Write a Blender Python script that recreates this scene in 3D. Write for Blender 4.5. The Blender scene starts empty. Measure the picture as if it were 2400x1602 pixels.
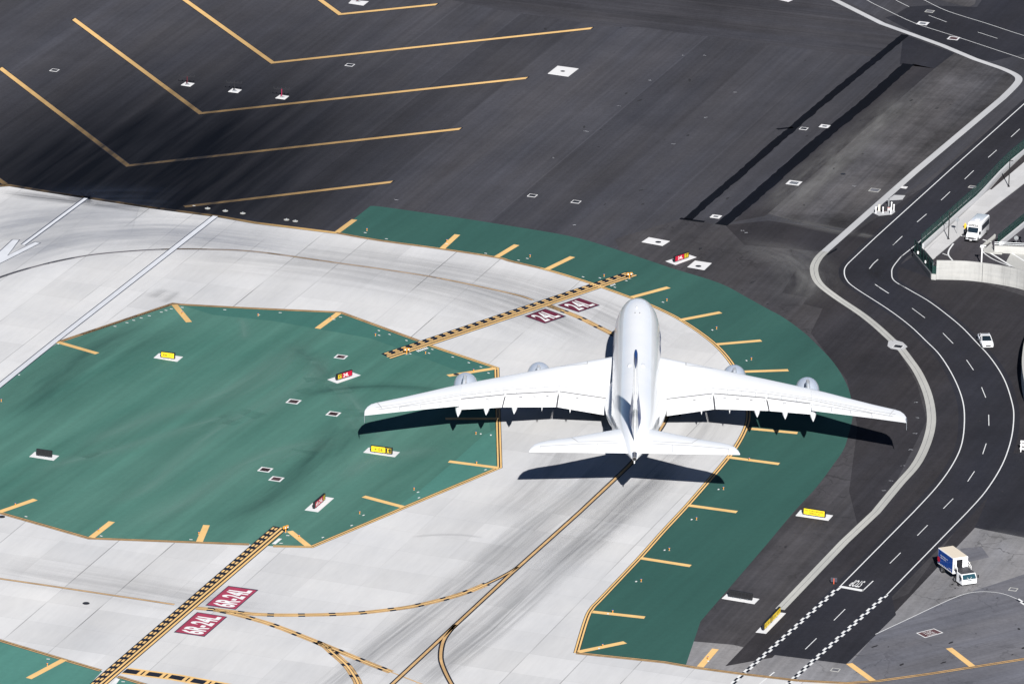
import bpy, bmesh, math, random
from math import sin, cos, radians, pi, sqrt, atan2
from mathutils import Vector, Matrix
from mathutils.geometry import tessellate_polygon
random.seed(7)

# ------------------------------------------------------------------ camera, world, sun, exposure
sc = bpy.context.scene
col = sc.collection
FPX, PITCH, ROLL, HC = 17574.15, 0.333684429, 0.0237867745, 377.293726   # solved from the photo
SHY = 1088.0                                                           # world origin lies under the aircraft
fwd = Vector((0, cos(PITCH), -sin(PITCH)))
rt0 = Vector((1, 0, 0)); up0 = rt0.cross(fwd)
RT = cos(ROLL)*rt0 + sin(ROLL)*up0
UP = -sin(ROLL)*rt0 + cos(ROLL)*up0
CAM = Vector((0, -SHY, HC))
cd = bpy.data.cameras.new('camera'); co = bpy.data.objects.new('camera', cd); col.objects.link(co)
M = Matrix((( RT.x, UP.x, -fwd.x, CAM.x), (RT.y, UP.y, -fwd.y, CAM.y), (RT.z, UP.z, -fwd.z, CAM.z), (0, 0, 0, 1)))
co.matrix_world = M
cd.sensor_width = 36; cd.lens = FPX/2400*36; cd.clip_start = 5; cd.clip_end = 9000
sc.camera = co
SUN_EL, SHD_AZ = radians(33.2), radians(-6.0)      # shadows fall away from the camera, a little left
w = bpy.data.worlds.new('World'); sc.world = w; w.use_nodes = True
wn = w.node_tree.nodes; wl = w.node_tree.links
sky = wn.new('ShaderNodeTexSky'); sky.sky_type = 'NISHITA'; sky.sun_disc = False
sky.sun_elevation = SUN_EL
sdir = Vector((-sin(SHD_AZ)*cos(SUN_EL), -cos(SHD_AZ)*cos(SUN_EL), sin(SUN_EL)))   # towards the sun
sky.sun_rotation = atan2(sdir.x, sdir.y)
sky.air_density = .4; sky.dust_density = 0.0; sky.ozone_density = 1.2; sky.altitude = 1500
wn['Background'].inputs['Strength'].default_value = 0.05
wl.new(sky.outputs[0], wn['Background'].inputs['Color'])
sl = bpy.data.lights.new('sun', 'SUN'); sl.energy = 5.0; sl.angle = radians(0.5); sl.color = (1, .972, .925)
so = bpy.data.objects.new('sun', sl); col.objects.link(so)
so.rotation_euler = sdir.to_track_quat('Z', 'Y').to_euler(); so.location = (0, -200, 300)
sc.view_settings.view_transform = 'Standard'; sc.view_settings.look = 'None'
sc.view_settings.exposure = 0.66; sc.view_settings.gamma = 1.0
sc.cycles.diffuse_bounces = 1; sc.cycles.max_bounces = 8; sc.cycles.transparent_max_bounces = 12

# ------------------------------------------------------------------ helpers
def G(x, y, z=0.0):
    """photo pixel (2400 x 1602) -> world point on the level z"""
    d = fwd + RT*((x-1200)/FPX) + UP*((801-y)/FPX)
    t = (z-CAM.z)/d.z
    return CAM + d*t
def GG(pts, z=0.0): return [G(p[0], p[1], z) for p in pts]
def lin(c):
    return tuple((v/255/12.92 if v/255 <= .04045 else ((v/255+.055)/1.055)**2.4) for v in c)
def link(o, parent=None):
    col.objects.link(o)
    if parent: o.parent = parent
    return o
class MB:
    def __init__(s): s.v = []; s.f = []; s.m = []; s.uv = []
    def face(s, pts, m=0, uv=None):
        i = len(s.v); s.v += [tuple(p) for p in pts]; s.f.append(tuple(range(i, i+len(pts)))); s.m.append(m); s.uv.append(uv)
    def quad(s, a, b, c, d, m=0, uv=None): s.face([a, b, c, d], m, uv)
    def poly(s, pts, m=0):
        pts = [Vector(p) for p in pts]
        for t in tessellate_polygon([pts]):
            tri = [pts[i] for i in t]
            n = (tri[1]-tri[0]).cross(tri[2]-tri[0])
            if n.z < 0: tri.reverse()
            s.face(tri, m)
    def grid(s, rings, m=0, closed=True, caps=(True, True)):
        """loft of equal-length rings"""
        i0 = len(s.v); n = len(rings[0])
        for r in rings: s.v += [tuple(p) for p in r]
        for k in range(len(rings)-1):
            for j in range(n if closed else n-1):
                a = i0+k*n+j; b = i0+k*n+(j+1) % n
                mm = m(k, j) if callable(m) else m
                s.f.append((a, b, b+n, a+n)); s.m.append(mm); s.uv.append(None)
        if closed:
            if caps[0]: s.f.append(tuple(i0+j for j in range(n))[::-1]); s.m.append(m(0, 0) if callable(m) else m); s.uv.append(None)
            if caps[1]: s.f.append(tuple(i0+(len(rings)-1)*n+j for j in range(n))); s.m.append(m(len(rings)-2, 0) if callable(m) else m); s.uv.append(None)
    def box(s, x0, x1, y0, y1, z0, z1, m=0):
        a = [(x0,y0),(x1,y0),(x1,y1),(x0,y1)]
        s.grid([[(p[0],p[1],z0) for p in a], [(p[0],p[1],z1) for p in a]], m)
    def obox(s, a, b, wdt, z0, z1, m=0):
        """wall-like box along a-b (2D) with width"""
        a = Vector(a[:2]); b = Vector(b[:2]); d = (b-a).normalized(); n = Vector((-d.y, d.x))*wdt/2
        r = [a+n, a-n, b-n, b+n]
        s.grid([[(p.x,p.y,z0) for p in r], [(p.x,p.y,z1) for p in r]], m)
    def cyl(s, c0, c1, r0, r1=None, n=12, m=0):
        r1 = r0 if r1 is None else r1
        c0 = Vector(c0); c1 = Vector(c1); d = (c1-c0).normalized()
        a = d.cross(Vector((0,0,1)) if abs(d.z) < .9 else Vector((1,0,0))).normalized(); b = d.cross(a)
        s.grid([[c0+(a*cos(t)+b*sin(t))*r0 for t in [2*pi*k/n for k in range(n)]],
                [c1+(a*cos(t)+b*sin(t))*r1 for t in [2*pi*k/n for k in range(n)]]], m)
    def build(s, name, mats, parent=None, smooth=False, flipfix=True, bevel=0):
        me = bpy.data.meshes.new(name); me.from_pydata(s.v, [], s.f)
        if not isinstance(mats, (list, tuple)): mats = [mats]
        for m in mats: me.materials.append(m)
        me.polygons.foreach_set('material_index', s.m)
        if any(u for u in s.uv):
            ul = me.uv_layers.new(name='UVMap')
            for p, u in zip(me.polygons, s.uv):
                if u:
                    for li, c in zip(p.loop_indices, u): ul.data[li].uv = c
        if flipfix:
            bm = bmesh.new(); bm.from_mesh(me)
            bmesh.ops.remove_doubles(bm, verts=bm.verts, dist=1e-4)
            bmesh.ops.recalc_face_normals(bm, faces=bm.faces); bm.to_mesh(me); bm.free()
        if smooth:
            me.polygons.foreach_set('use_smooth', [True]*len(me.polygons))
            try: me.set_sharp_from_angle(angle=radians(smooth if smooth is not True else 40))
            except Exception: pass
        me.update()
        o = bpy.data.objects.new(name, me); link(o, parent)
        if bevel:
            b = o.modifiers.new('bevel', 'BEVEL'); b.width = bevel; b.segments = 2; b.limit_method = 'ANGLE'
        return o
def struct(name, mb, mats, **k):
    o = mb.build(name, mats, flipfix=False, **k); o['kind'] = 'structure'; return o
def thing(name, label, cat, loc=(0,0,0), rot=(0,0,0), group=None):
    o = bpy.data.objects.new(name, None); col.objects.link(o); o.empty_display_size = .5
    o.location = loc; o.rotation_euler = rot if isinstance(rot, tuple) else (0,0,rot)
    if len(label.split()) > 16: print('LONG', label)
    o['label'] = label; o['category'] = cat
    if group: o['group'] = group
    return o
def copy_tree(o, parent=None):
    c = o.copy(); col.objects.link(c)
    if parent: c.parent = parent
    for ch in list(o.children): copy_tree(ch, c)
    return c
def place(root, loc, rotz, label):
    if len(label.split()) > 16: print('LONG', label)
    root.location = loc; root.rotation_euler = (0,0,rotz); root['label'] = label
def catmull(P, n=6):
    out = []
    for i in range(len(P)-1):
        p0 = P[max(i-1,0)]; p1 = P[i]; p2 = P[i+1]; p3 = P[min(i+2,len(P)-1)]
        for k in range(n):
            t = k/n
            out.append(.5*((2*p1)+(p2-p0)*t+(2*p0-5*p1+4*p2-p3)*t*t+(3*p1-p0-3*p2+p3)*t**3))
    out.append(P[-1]); return out
def resample(P, step):
    out = [P[0].copy()]; d = 0; tot = 0
    for a, b in zip(P, P[1:]):
        L = (b-a).length
        while L > 1e-9 and tot+L >= step*len(out):
            out.append(a+(b-a)*((step*len(out)-tot)/L))
        tot += L
    if (out[-1]-P[-1]).length > step*.2: out.append(P[-1].copy())
    return out
def offs(P, o):
    """offset a polyline sideways by o (left positive) with mitres"""
    out = []
    for i, p in enumerate(P):
        d0 = (P[i]-P[i-1]) if i else (P[1]-P[0]); d1 = (P[i+1]-P[i]) if i < len(P)-1 else d0
        d0 = Vector((d0.x,d0.y)).normalized(); d1 = Vector((d1.x,d1.y)).normalized()
        n = Vector((-d0.y-d1.y, d0.x+d1.x)); n.normalize()
        c = max(.35, n.dot(Vector((-d0.y, d0.x))))
        out.append(Vector((p.x+n.x*o/c, p.y+n.y*o/c, p.z)))
    return out
def stroke(mb, P, o0, o1, z, m=0, dash=None, uvw=False):
    """band between side offsets o0..o1; dash=(on, off, start)"""
    A = offs(P, o0); B = offs(P, o1)
    cum = [0]
    for a, b in zip(P, P[1:]): cum.append(cum[-1]+(b-a).length)
    def q(i, t0, t1):
        a0 = A[i].lerp(A[i+1], t0); a1 = A[i].lerp(A[i+1], t1); b0 = B[i].lerp(B[i+1], t0); b1 = B[i].lerp(B[i+1], t1)
        L0 = cum[i]+(cum[i+1]-cum[i])*t0; L1 = cum[i]+(cum[i+1]-cum[i])*t1
        uv = [(0, L0), (0, L1), (1, L1), (1, L0)] if uvw else None
        mb.quad((a0.x,a0.y,z), (a1.x,a1.y,z), (b1.x,b1.y,z), (b0.x,b0.y,z), m, uv)
    if not dash:
        for i in range(len(P)-1): q(i, 0, 1)
    else:
        on, off, st = dash; s = st
        while s < cum[-1]:
            e = min(s+on, cum[-1])
            for i in range(len(P)-1):
                a = max(s, cum[i]); b = min(e, cum[i+1])
                if b > a+1e-6 and b > 0:
                    L = cum[i+1]-cum[i]; q(i, (a-cum[i])/L, (b-cum[i])/L)
            s += on+off
_tc = {}
def glyphs(txt, fat=0.0):
    """flat text as triangles normalised to a 0..1 box"""
    if (txt, fat) in _tc: return _tc[(txt, fat)]
    cu = bpy.data.curves.new('t', 'FONT'); cu.body = txt; cu.offset = fat; cu.resolution_u = 3
    ob = bpy.data.objects.new('t', cu); col.objects.link(ob)
    dg = bpy.context.evaluated_depsgraph_get(); ev = ob.evaluated_get(dg); me = ev.to_mesh()
    V = [v.co.copy() for v in me.vertices]; F = [tuple(p.vertices) for p in me.polygons]
    ev.to_mesh_clear(); bpy.data.objects.remove(ob); bpy.data.curves.remove(cu)
    x0 = min(v.x for v in V); x1 = max(v.x for v in V); y0 = min(v.y for v in V); y1 = max(v.y for v in V)
    V = [((v.x-x0)/(x1-x0), (v.y-y0)/(y1-y0)) for v in V]
    _tc[(txt, fat)] = (V, F, (x1-x0)/(y1-y0)); return _tc[(txt, fat)]
def text_on(mb, txt, o, ex, ey, m=0, fat=.03):
    """text filling the parallelogram o + ex*u + ey*v"""
    V, F, _ = glyphs(txt, fat); o = Vector(o); ex = Vector(ex); ey = Vector(ey)
    for f in F: mb.face([o+ex*V[i][0]+ey*V[i][1] for i in f], m)

# ------------------------------------------------------------------ materials
AX = atan2(*(lambda d: (d.y, d.x))(G(505,510)-G(0,902)))      # direction of the runway, seen from above
def mat(name, color=(.5,.5,.5), rough=.6, metal=0.0, coat=0.0, spec=.5):
    m = bpy.data.materials.new(name); m.use_nodes = True
    b = m.node_tree.nodes['Principled BSDF']
    b.inputs['Base Color'].default_value = (*color, 1); b.inputs['Roughness'].default_value = rough
    b.inputs['Metallic'].default_value = metal; b.inputs['Coat Weight'].default_value = coat
    b.inputs['Specular IOR Level'].default_value = spec
    return m
class NT:
    def __init__(s, m): s.t = m.node_tree; s.n = s.t.nodes; s.l = s.t.links; s.b = s.n['Principled BSDF']
    def add(s, typ, **k):
        n = s.n.new(typ)
        for a, v in k.items(): setattr(n, a, v)
        return n
    def pos(s, rot=0.0, scale=(1,1,1), loc=(0,0,0)):
        if not hasattr(s, 'geo'): s.geo = s.add('ShaderNodeNewGeometry')
        mp = s.add('ShaderNodeMapping', vector_type='TEXTURE' if False else 'POINT')
        # rotate world XY by -rot, then scale
        vr = s.add('ShaderNodeVectorRotate', rotation_type='Z_AXIS'); vr.inputs['Angle'].default_value = -rot
        s.l.new(s.geo.outputs['Position'], vr.inputs['Vector'])
        mp.inputs['Scale'].default_value = scale; mp.inputs['Location'].default_value = loc
        s.l.new(vr.outputs[0], mp.inputs['Vector']); return mp.outputs[0]
    def noise(s, vec, scale=1.0, detail=3, rough=.55):
        n = s.add('ShaderNodeTexNoise'); n.inputs['Scale'].default_value = scale
        n.inputs['Detail'].default_value = detail; n.inputs['Roughness'].default_value = rough
        s.l.new(vec, n.inputs['Vector']); return n.outputs['Fac']
    def rng(s, v, a, b, c, d, clamp=True, smooth=False):
        n = s.add('ShaderNodeMapRange'); n.clamp = clamp
        if smooth: n.interpolation_type = 'SMOOTHSTEP'
        for i, x in enumerate((a,b,c,d)): n.inputs[i+1].default_value = x
        s.l.new(v, n.inputs[0]); return n.outputs[0]
    def math(s, op, a, b=None):
        n = s.add('ShaderNodeMath', operation=op)
        for i, x in enumerate((a,b)):
            if x is None: continue
            if isinstance(x, (int,float)): n.inputs[i].default_value = x
            else: s.l.new(x, n.inputs[i])
        return n.outputs[0]
    def mix(s, fac, a, b, blend='MIX'):
        n = s.add('ShaderNodeMix', data_type='RGBA', blend_type=blend)
        for i, x in ((0,fac),(6,a),(7,b)):
            if isinstance(x, (int,float)): n.inputs[i].default_value = x
            elif isinstance(x, tuple): n.inputs[i].default_value = (*x,1) if len(x) == 3 else x
            else: s.l.new(x, n.inputs[i])
        return n.outputs[2]
    def spot(s, c, rx, ry, rot):
        """soft round mask in world metres, elongated along rot"""
        if not hasattr(s, 'geo'): s.geo = s.add('ShaderNodeNewGeometry')
        sub = s.add('ShaderNodeVectorMath', operation='SUBTRACT'); sub.inputs[1].default_value = tuple(c)
        s.l.new(s.geo.outputs['Position'], sub.inputs[0])
        vr = s.add('ShaderNodeVectorRotate', rotation_type='Z_AXIS'); vr.inputs['Angle'].default_value = -rot
        s.l.new(sub.outputs[0], vr.inputs['Vector'])
        ml = s.add('ShaderNodeVectorMath', operation='MULTIPLY'); ml.inputs[1].default_value = (1/rx, 1/ry, 0)
        s.l.new(vr.outputs[0], ml.inputs[0])
        ln = s.add('ShaderNodeVectorMath', operation='LENGTH'); s.l.new(ml.outputs[0], ln.inputs[0])
        return s.rng(ln.outputs['Value'], 0.2, 1.0, 1.0, 0.0, smooth=True)
    def out(s, color, rough=None, bump=None, bs=.1):
        s.l.new(color, s.b.inputs['Base Color'])
        if rough is not None:
            if isinstance(rough, (int,float)): s.b.inputs['Roughness'].default_value = rough
            else: s.l.new(rough, s.b.inputs['Roughness'])
SOOT = G(285, 432)
def soot_mask(t):
    a = t.spot(SOOT, 112, 56, AX)
    b = t.spot(G(430,280), 100, 34, AX)
    n = t.noise(t.pos(AX, (.02,.35,1)), 1, 4)
    m = t.math('MAXIMUM', a, t.math('MULTIPLY', b, .5))
    return t.math('MULTIPLY', m, t.rng(n, .25, .75, .85, 1.2))
def asphalt(name, base, rot=AX, streak=.35, blot=.3, soot=False, tint=(1.0,.985,1.02), lanes=True, crack=0.0):
    m = mat(name, base, .9, spec=.2); t = NT(m)
    s1 = t.noise(t.pos(rot, (.0045,.16,1)), 1, 5, .62)
    s2 = t.noise(t.pos(rot, (.02,1.1,1)), 1, 4, .65)
    b1 = t.noise(t.pos(0, (.045,.045,1), (5,9,0)), 1, 6, .72)
    g = t.noise(t.pos(0, (1.6,1.6,1)), 1, 3, .7)
    v = t.rng(s1, .3, .7, 1-streak*.75, 1+streak*.75, clamp=False)
    v = t.math('MULTIPLY', v, t.rng(s2, .3, .7, 1-streak*.55, 1+streak*.55, clamp=False))
    v = t.math('MULTIPLY', v, t.rng(b1, .3, .7, 1-blot, 1+blot, clamp=False))
    v = t.math('MULTIPLY', v, t.rng(g, .25, .75, .88, 1.12, clamp=False))
    if lanes:      # paving lanes, each laid a little lighter or darker, with a thin seam
        sp = t.add('ShaderNodeSeparateXYZ'); t.l.new(t.pos(rot, (1,1/11.5,1)), sp.inputs[0])
        fl = t.math('FLOOR', sp.outputs['Y']); wn_ = t.add('ShaderNodeTexWhiteNoise', noise_dimensions='1D')
        t.l.new(fl, wn_.inputs['W'])
        v = t.math('MULTIPLY', v, t.rng(wn_.outputs['Value'], 0, 1, .84, 1.13))
        fr = t.math('FRACT', sp.outputs['Y'])
        v = t.math('MULTIPLY', v, t.math('ADD', 1.0, t.math('MULTIPLY', t.math('LESS_THAN', fr, .022), .10)))
    if crack:
        pv = t.pos(0, (.16,.16,1)); wv = t.add('ShaderNodeTexNoise'); wv.inputs['Scale'].default_value = 2.2; wv.inputs['Detail'].default_value = 4; t.l.new(pv, wv.inputs['Vector'])
        mx_ = t.add('ShaderNodeVectorMath', operation='MULTIPLY_ADD'); mx_.inputs[1].default_value = (.9,.9,0); t.l.new(wv.outputs['Color'], mx_.inputs[0]); t.l.new(pv, mx_.inputs[2])
        vo = t.add('ShaderNodeTexVoronoi', feature='DISTANCE_TO_EDGE'); vo.inputs['Scale'].default_value = 1.0; t.l.new(mx_.outputs[0], vo.inputs['Vector'])
        ck_ = t.math('MULTIPLY', t.math('LESS_THAN', vo.outputs['Distance'], .016), t.rng(t.noise(t.pos(0, (.05,.05,1), (1,7,0)), 1, 2), .45, .6, 0, crack))
        v = t.math('MULTIPLY', v, t.math('SUBTRACT', 1.0, ck_))
    hue = t.noise(t.pos(rot, (.02,.12,1), (3,1,0)), 1, 3)
    c = t.mix(hue, tuple(base[i]*tint[i]*k for i, k in enumerate((.92,.98,1.1))), tuple(base[i]*tint[i]*k for i, k in enumerate((1.08,1.02,.93))))
    vm = t.add('ShaderNodeVectorMath', operation='SCALE'); t.l.new(c, vm.inputs[0]); t.l.new(v, vm.inputs['Scale'])
    c = vm.outputs[0]
    if soot: c = t.mix(t.math('MULTIPLY', soot_mask(t), .93), c, (.002,.003,.006))
    t.out(c); t.b.inputs['Specular IOR Level'].default_value = .08; return m
def concrete(name, base, rot=AX, joints=True, dirt=.10, cell=(7.6,7.6)):
    m = mat(name, base, .85, spec=.3); t = NT(m)
    s1 = t.noise(t.pos(rot, (.008,.10,1)), 1, 5, .6)
    b1 = t.noise(t.pos(0, (.05,.05,1)), 1, 5, .65)
    f1 = t.noise(t.pos(rot, (.25,1.6,1)), 1, 4, .6)
    v = t.rng(s1, .3, .7, 1-dirt, 1+dirt*.6, clamp=False)
    v = t.math('MULTIPLY', v, t.rng(b1, .3, .7, 1-dirt*.7, 1+dirt*.5, clamp=False))
    v = t.math('MULTIPLY', v, t.rng(f1, .3, .7, 1-dirt*.3, 1+dirt*.3, clamp=False))
    if joints:
        sp = t.add('ShaderNodeSeparateXYZ'); t.l.new(t.pos(rot, (1/cell[0],1/cell[1],1)), sp.inputs[0])
        fy = t.math('FRACT', sp.outputs['Y']); fx = t.math('FRACT', sp.outputs['X'])
        cw = t.add('ShaderNodeTexWhiteNoise', noise_dimensions='2D')
        cb = t.add('ShaderNodeCombineXYZ'); t.l.new(t.math('FLOOR', sp.outputs['X']), cb.inputs[0]); t.l.new(t.math('FLOOR', sp.outputs['Y']), cb.inputs[1])
        t.l.new(cb.outputs[0], cw.inputs['Vector'])
        v = t.math('MULTIPLY', v, t.rng(cw.outputs['Value'], 0, 1, .935, 1.035))
        wy = t.add('ShaderNodeTexWhiteNoise', noise_dimensions='1D'); t.l.new(t.math('FLOOR', t.math('ADD', sp.outputs['Y'], .5)), wy.inputs['W'])
        jy = t.math('LESS_THAN', t.math('MINIMUM', fy, t.math('SUBTRACT', 1.0, fy)), .009)
        jy = t.math('MULTIPLY', jy, t.rng(wy.outputs['Value'], .2, 1, .08, .75))
        jn = t.rng(t.noise(t.pos(rot, (.05,.05,1), (7,2,0)), 1, 2), .42, .58, 0.2, 1)
        jx = t.math('MULTIPLY', t.math('LESS_THAN', fx, .010), .12)
        v = t.math('MULTIPLY', v, t.math('SUBTRACT', 1.0, t.math('ADD', t.math('MULTIPLY', jy, jn), jx)))
    vm = t.add('ShaderNodeVectorMath', operation='SCALE')
    c = t.mix(b1, tuple(base[i]*k for i, k in enumerate((.97,.99,1.03))), tuple(base[i]*k for i, k in enumerate((1.02,1.0,.97))))
    t.l.new(c, vm.inputs[0]); t.l.new(v, vm.inputs['Scale'])
    t.out(vm.outputs[0]); return m
def green(name, a, b, arcs=.25):
    m = mat(name, a, .88, spec=.25); t = NT(m)
    s1 = t.noise(t.pos(AX-.18, (.006,.07,1)), 1, 5, .6)
    b1 = t.noise(t.pos(0, (.014,.014,1), (2,5,0)), 1, 4, .6)
    s2 = t.noise(t.pos(AX-.05, (.009,.30,1)), 1, 4, .6)
    f = t.math('ADD', t.math('MULTIPLY', s1, .6), t.math('MULTIPLY', b1, .4))
    c = t.mix(t.rng(f, .38, .62, 0, 1), a, b)
    v = t.rng(s2, .3, .7, 1-arcs*.5, 1+arcs*.5, clamp=False)
    g = t.noise(t.pos(0, (1.2,1.2,1)), 1, 3, .7)
    v = t.math('MULTIPLY', v, t.rng(g, .25, .75, .94, 1.06, clamp=False))
    vm = t.add('ShaderNodeVectorMath', operation='SCALE'); t.l.new(c, vm.inputs[0]); t.l.new(v, vm.inputs['Scale'])
    t.out(vm.outputs[0]); return m
def paint(name, base, wear=.12, soot=False, worn=None):
    m = mat(name, base, .7, spec=.3); t = NT(m)
    n = t.noise(t.pos(0, (.5,.5,1)), 1, 5, .7); n2 = t.noise(t.pos(AX, (.02,.3,1)), 1, 4, .6)
    v = t.math('MULTIPLY', t.rng(n, .3, .7, 1-wear, 1+wear*.4, clamp=False), t.rng(n2, .3, .7, 1-wear, 1+wear*.5, clamp=False))
    vm = t.add('ShaderNodeVectorMath', operation='SCALE'); vm.inputs[0].default_value = base; t.l.new(v, vm.inputs['Scale'])
    c = vm.outputs[0]
    if soot: c = t.mix(t.math('MULTIPLY', soot_mask(t), .93), c, (.02,.016,.013))
    t.out(c); return m
def stain(name, color, strength, su=6.0, sv=.02, soft=1.2):
    """tyre rubber and soot lying on the pavement: streaky, with soft edges across the band"""
    m = mat(name, color, .9, spec=.15); t = NT(m)
    uv = t.add('ShaderNodeUVMap'); mp = t.add('ShaderNodeMapping'); mp.inputs['Scale'].default_value = (su, sv, 1)
    t.l.new(uv.outputs[0], mp.inputs['Vector'])
    n = t.noise(mp.outputs[0], 1, 5, .65)
    sp = t.add('ShaderNodeSeparateXYZ'); t.l.new(uv.outputs[0], sp.inputs[0])
    e = t.math('SUBTRACT', 1.0, t.math('ABSOLUTE', t.math('SUBTRACT', t.math('MULTIPLY', sp.outputs['X'], 2.0), 1.0)))
    e = t.rng(e, 0, soft, 0, 1, smooth=True)
    mp2 = t.add('ShaderNodeMapping'); mp2.inputs['Scale'].default_value = (1.3, .012, 1); t.l.new(uv.outputs[0], mp2.inputs['Vector'])
    n2 = t.noise(mp2.outputs[0], 1, 3, .5)
    f = t.math('MULTIPLY', t.math('MULTIPLY', e, t.rng(n, .35, .68, .12, 1)), t.rng(n2, .3, .65, .35, 1))
    fa = t.add('ShaderNodeAttribute', attribute_name='fade'); f = t.math('MULTIPLY', t.math('MULTIPLY', f, t.rng(fa.outputs['Fac'], 0, 1, 0, 1, smooth=True)), strength)
    tr = t.add('ShaderNodeBsdfTransparent'); mx = t.add('ShaderNodeMixShader')
    t.l.new(f, mx.inputs[0]); t.l.new(tr.outputs[0], mx.inputs[1]); t.l.new(t.b.outputs[0], mx.inputs[2])
    t.l.new(mx.outputs[0], t.n['Material Output'].inputs['Surface'])
    return m
def fence_mat(name, color, cover):
    m = mat(name, color, .6); t = NT(m)
    tr = t.add('ShaderNodeBsdfTransparent'); mx = t.add('ShaderNodeMixShader'); mx.inputs[0].default_value = cover
    t.l.new(tr.outputs[0], mx.inputs[1]); t.l.new(t.b.outputs[0], mx.inputs[2]); t.l.new(mx.outputs[0], t.n['Material Output'].inputs['Surface'])
    return m
A_MAIN = asphalt('asphalt_main', (.054,.055,.062), streak=.22, blot=.16, soot=True)
A_TOP = asphalt('asphalt_top', (.046,.046,.051), rot=atan2((G(2100,135)-G(1200,30)).y, (G(2100,135)-G(1200,30)).x), lanes=False)
A_MID = asphalt('asphalt_mid', (.052,.051,.054), streak=.3, lanes=False, crack=.25)
A_DARK = asphalt('asphalt_dark', (.026,.027,.033), streak=.15, blot=.2, lanes=False)
A_BLACK = asphalt('asphalt_sealed', (.0035,.0045,.0075), streak=.2, blot=.3, lanes=False)
A_PATCH = asphalt('asphalt_patch', (.032,.031,.034), streak=.25, blot=.25, lanes=False)
A_DUSTY = asphalt('asphalt_dusty', (.068,.067,.069), streak=.4, blot=.6, lanes=False)
A_LIGHT = asphalt('asphalt_light', (.205,.205,.205), streak=.2, blot=.22, lanes=False, crack=.45)
A_GREY = asphalt('asphalt_grey', (.125,.128,.14), rot=AX-.6, streak=.2, blot=.2, lanes=False, crack=.3)
A_DECK = asphalt('asphalt_deck', (.055,.053,.058), streak=.2, blot=.25, lanes=False)
C_TAXI = concrete('concrete_taxiway', (.55,.552,.562))
C_PAD = concrete('concrete_pad', (.66,.66,.67), joints=False, dirt=.06)
C_GUT = concrete('concrete_gutter', (.42,.42,.40), joints=False, dirt=.16)
C_GUTL = concrete('concrete_gutter_new', (.46,.465,.48), joints=False, dirt=.12)
C_WALL = concrete('concrete_wall', (.42,.42,.405), joints=False, dirt=.12)
C_WALK = concrete('concrete_walk', (.50,.50,.51), joints=True, dirt=.06, cell=(3,3))
G_OUT = green('green_paint_dark', (.022,.078,.067), (.031,.098,.083), .18)
G_ISL = green('green_paint_worn', (.040,.127,.104), (.080,.190,.158), .30)
G_NEW = green('green_paint_fresh', (.052,.165,.14), (.070,.20,.17), .2)
P_YEL = paint('yellow_paint', (.76,.49,.20), .10, soot=True)
P_YDL = paint('yellow_paint_faded', (.56,.36,.17), .22, soot=True)
P_BRN = paint('yellow_paint_rubbed', (.33,.31,.31), .2)
P_BLK = paint('black_paint', (.012,.015,.026), .2)
P_BLU = paint('black_paint_thin', (.030,.042,.075), .2)
P_WHT = paint('white_paint', (.72,.73,.74), .08)
P_RWY = paint('runway_white_paint', (.60,.62,.67), .08)
P_RED = paint('red_paint', (.13,.017,.040), .18)
P_RED2 = paint('red_paint_bleached', (.34,.045,.090), .18)
P_MAR = paint('maroon_paint', (.11,.055,.06), .2)
S_BLUE = stain('rubber_blue', (.09,.12,.20), .74)
S_TAXI = stain('rubber_taxi', (.14,.14,.155), .40, 10, .02, 1.0)
S_GEAR = stain('rubber_gear', (.10,.11,.13), .46, 9, .02, 1)
S_ARC = stain('rubber_arc', (.02,.02,.022), .75, 1.5, .05, 1)
S_GRN = stain('scuff_light', (.17,.31,.275), .75, 3, .02, 1)
S_GRND = stain('scuff_dark', (.018,.055,.056), .62, 3, .02, 1)
S_SOOT = stain('soot_edge', (.02,.025,.045), .9, 9, .05, .9)
S_DUST = stain('dust', (.30,.30,.30), .62, 4, .06, 1)
WHITE = mat('white_enamel', (.83,.84,.86), .28, coat=.6)
PLANE_W = mat('airliner_white', (.80,.82,.85), .30, coat=.5)
_t = NT(PLANE_W); _n = _t.noise(_t.pos(0, (.12,.12,.12)), 1, 4, .6)
_t.out(_t.mix(_t.rng(_n,.35,.65,0,1), (.84,.86,.89), (.89,.90,.915)))
ENG_G = mat('nacelle_grey', (.46,.51,.60), .32, coat=.4)
PLANE_B = mat('airliner_belly_grey', (.34,.37,.41), .3, coat=.4)
NAVY = mat('airliner_navy', (.008,.045,.20), .45, coat=.1, spec=.3)
LINE_G = mat('panel_gap', (.47,.48,.50), .6)
LINE_D = mat('gap_dark', (.17,.17,.18), .6)
METAL = mat('bare_metal', (.55,.56,.58), .3, .9)
DARKM = mat('dark_metal', (.03,.03,.035), .5, .3)
BLACK = mat('black_plastic', (.012,.012,.014), .5)
RUBBER = mat('tyre_rubber', (.015,.015,.016), .85)
GLASS = mat('dark_glass', (.010,.018,.026), .08, spec=.8)
GLASST = mat('teal_glass', (.02,.06,.08), .08, spec=.8)
S_YEL = mat('sign_yellow', (.86,.60,.02), .45)
S_RED = mat('sign_red', (.42,.004,.03), .45)
S_WHT = mat('sign_white', (.86,.86,.86), .45)
LAMP_Y = mat('lamp_orange', (.75,.33,.04), .5)
GALV = mat('galvanised', (.42,.44,.46), .45, .6)
FENCE = fence_mat('green_chain_link', (.007,.042,.036), .74)
FPOST = mat('green_fence_post', (.006,.030,.026), .5)
REDP = mat('red_mast_paint', (.09,.012,.022), .5)
TAN = mat('tan_roof', (.62,.55,.45), .7)
BLUEP = mat('blue_panel', (.004,.05,.27), .4, coat=.3)
OFFW = mat('off_white_box', (.55,.53,.46), .6)
SOIL = asphalt('dark_soil', (.035,.032,.033), streak=.2, blot=.4, lanes=False)

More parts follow.
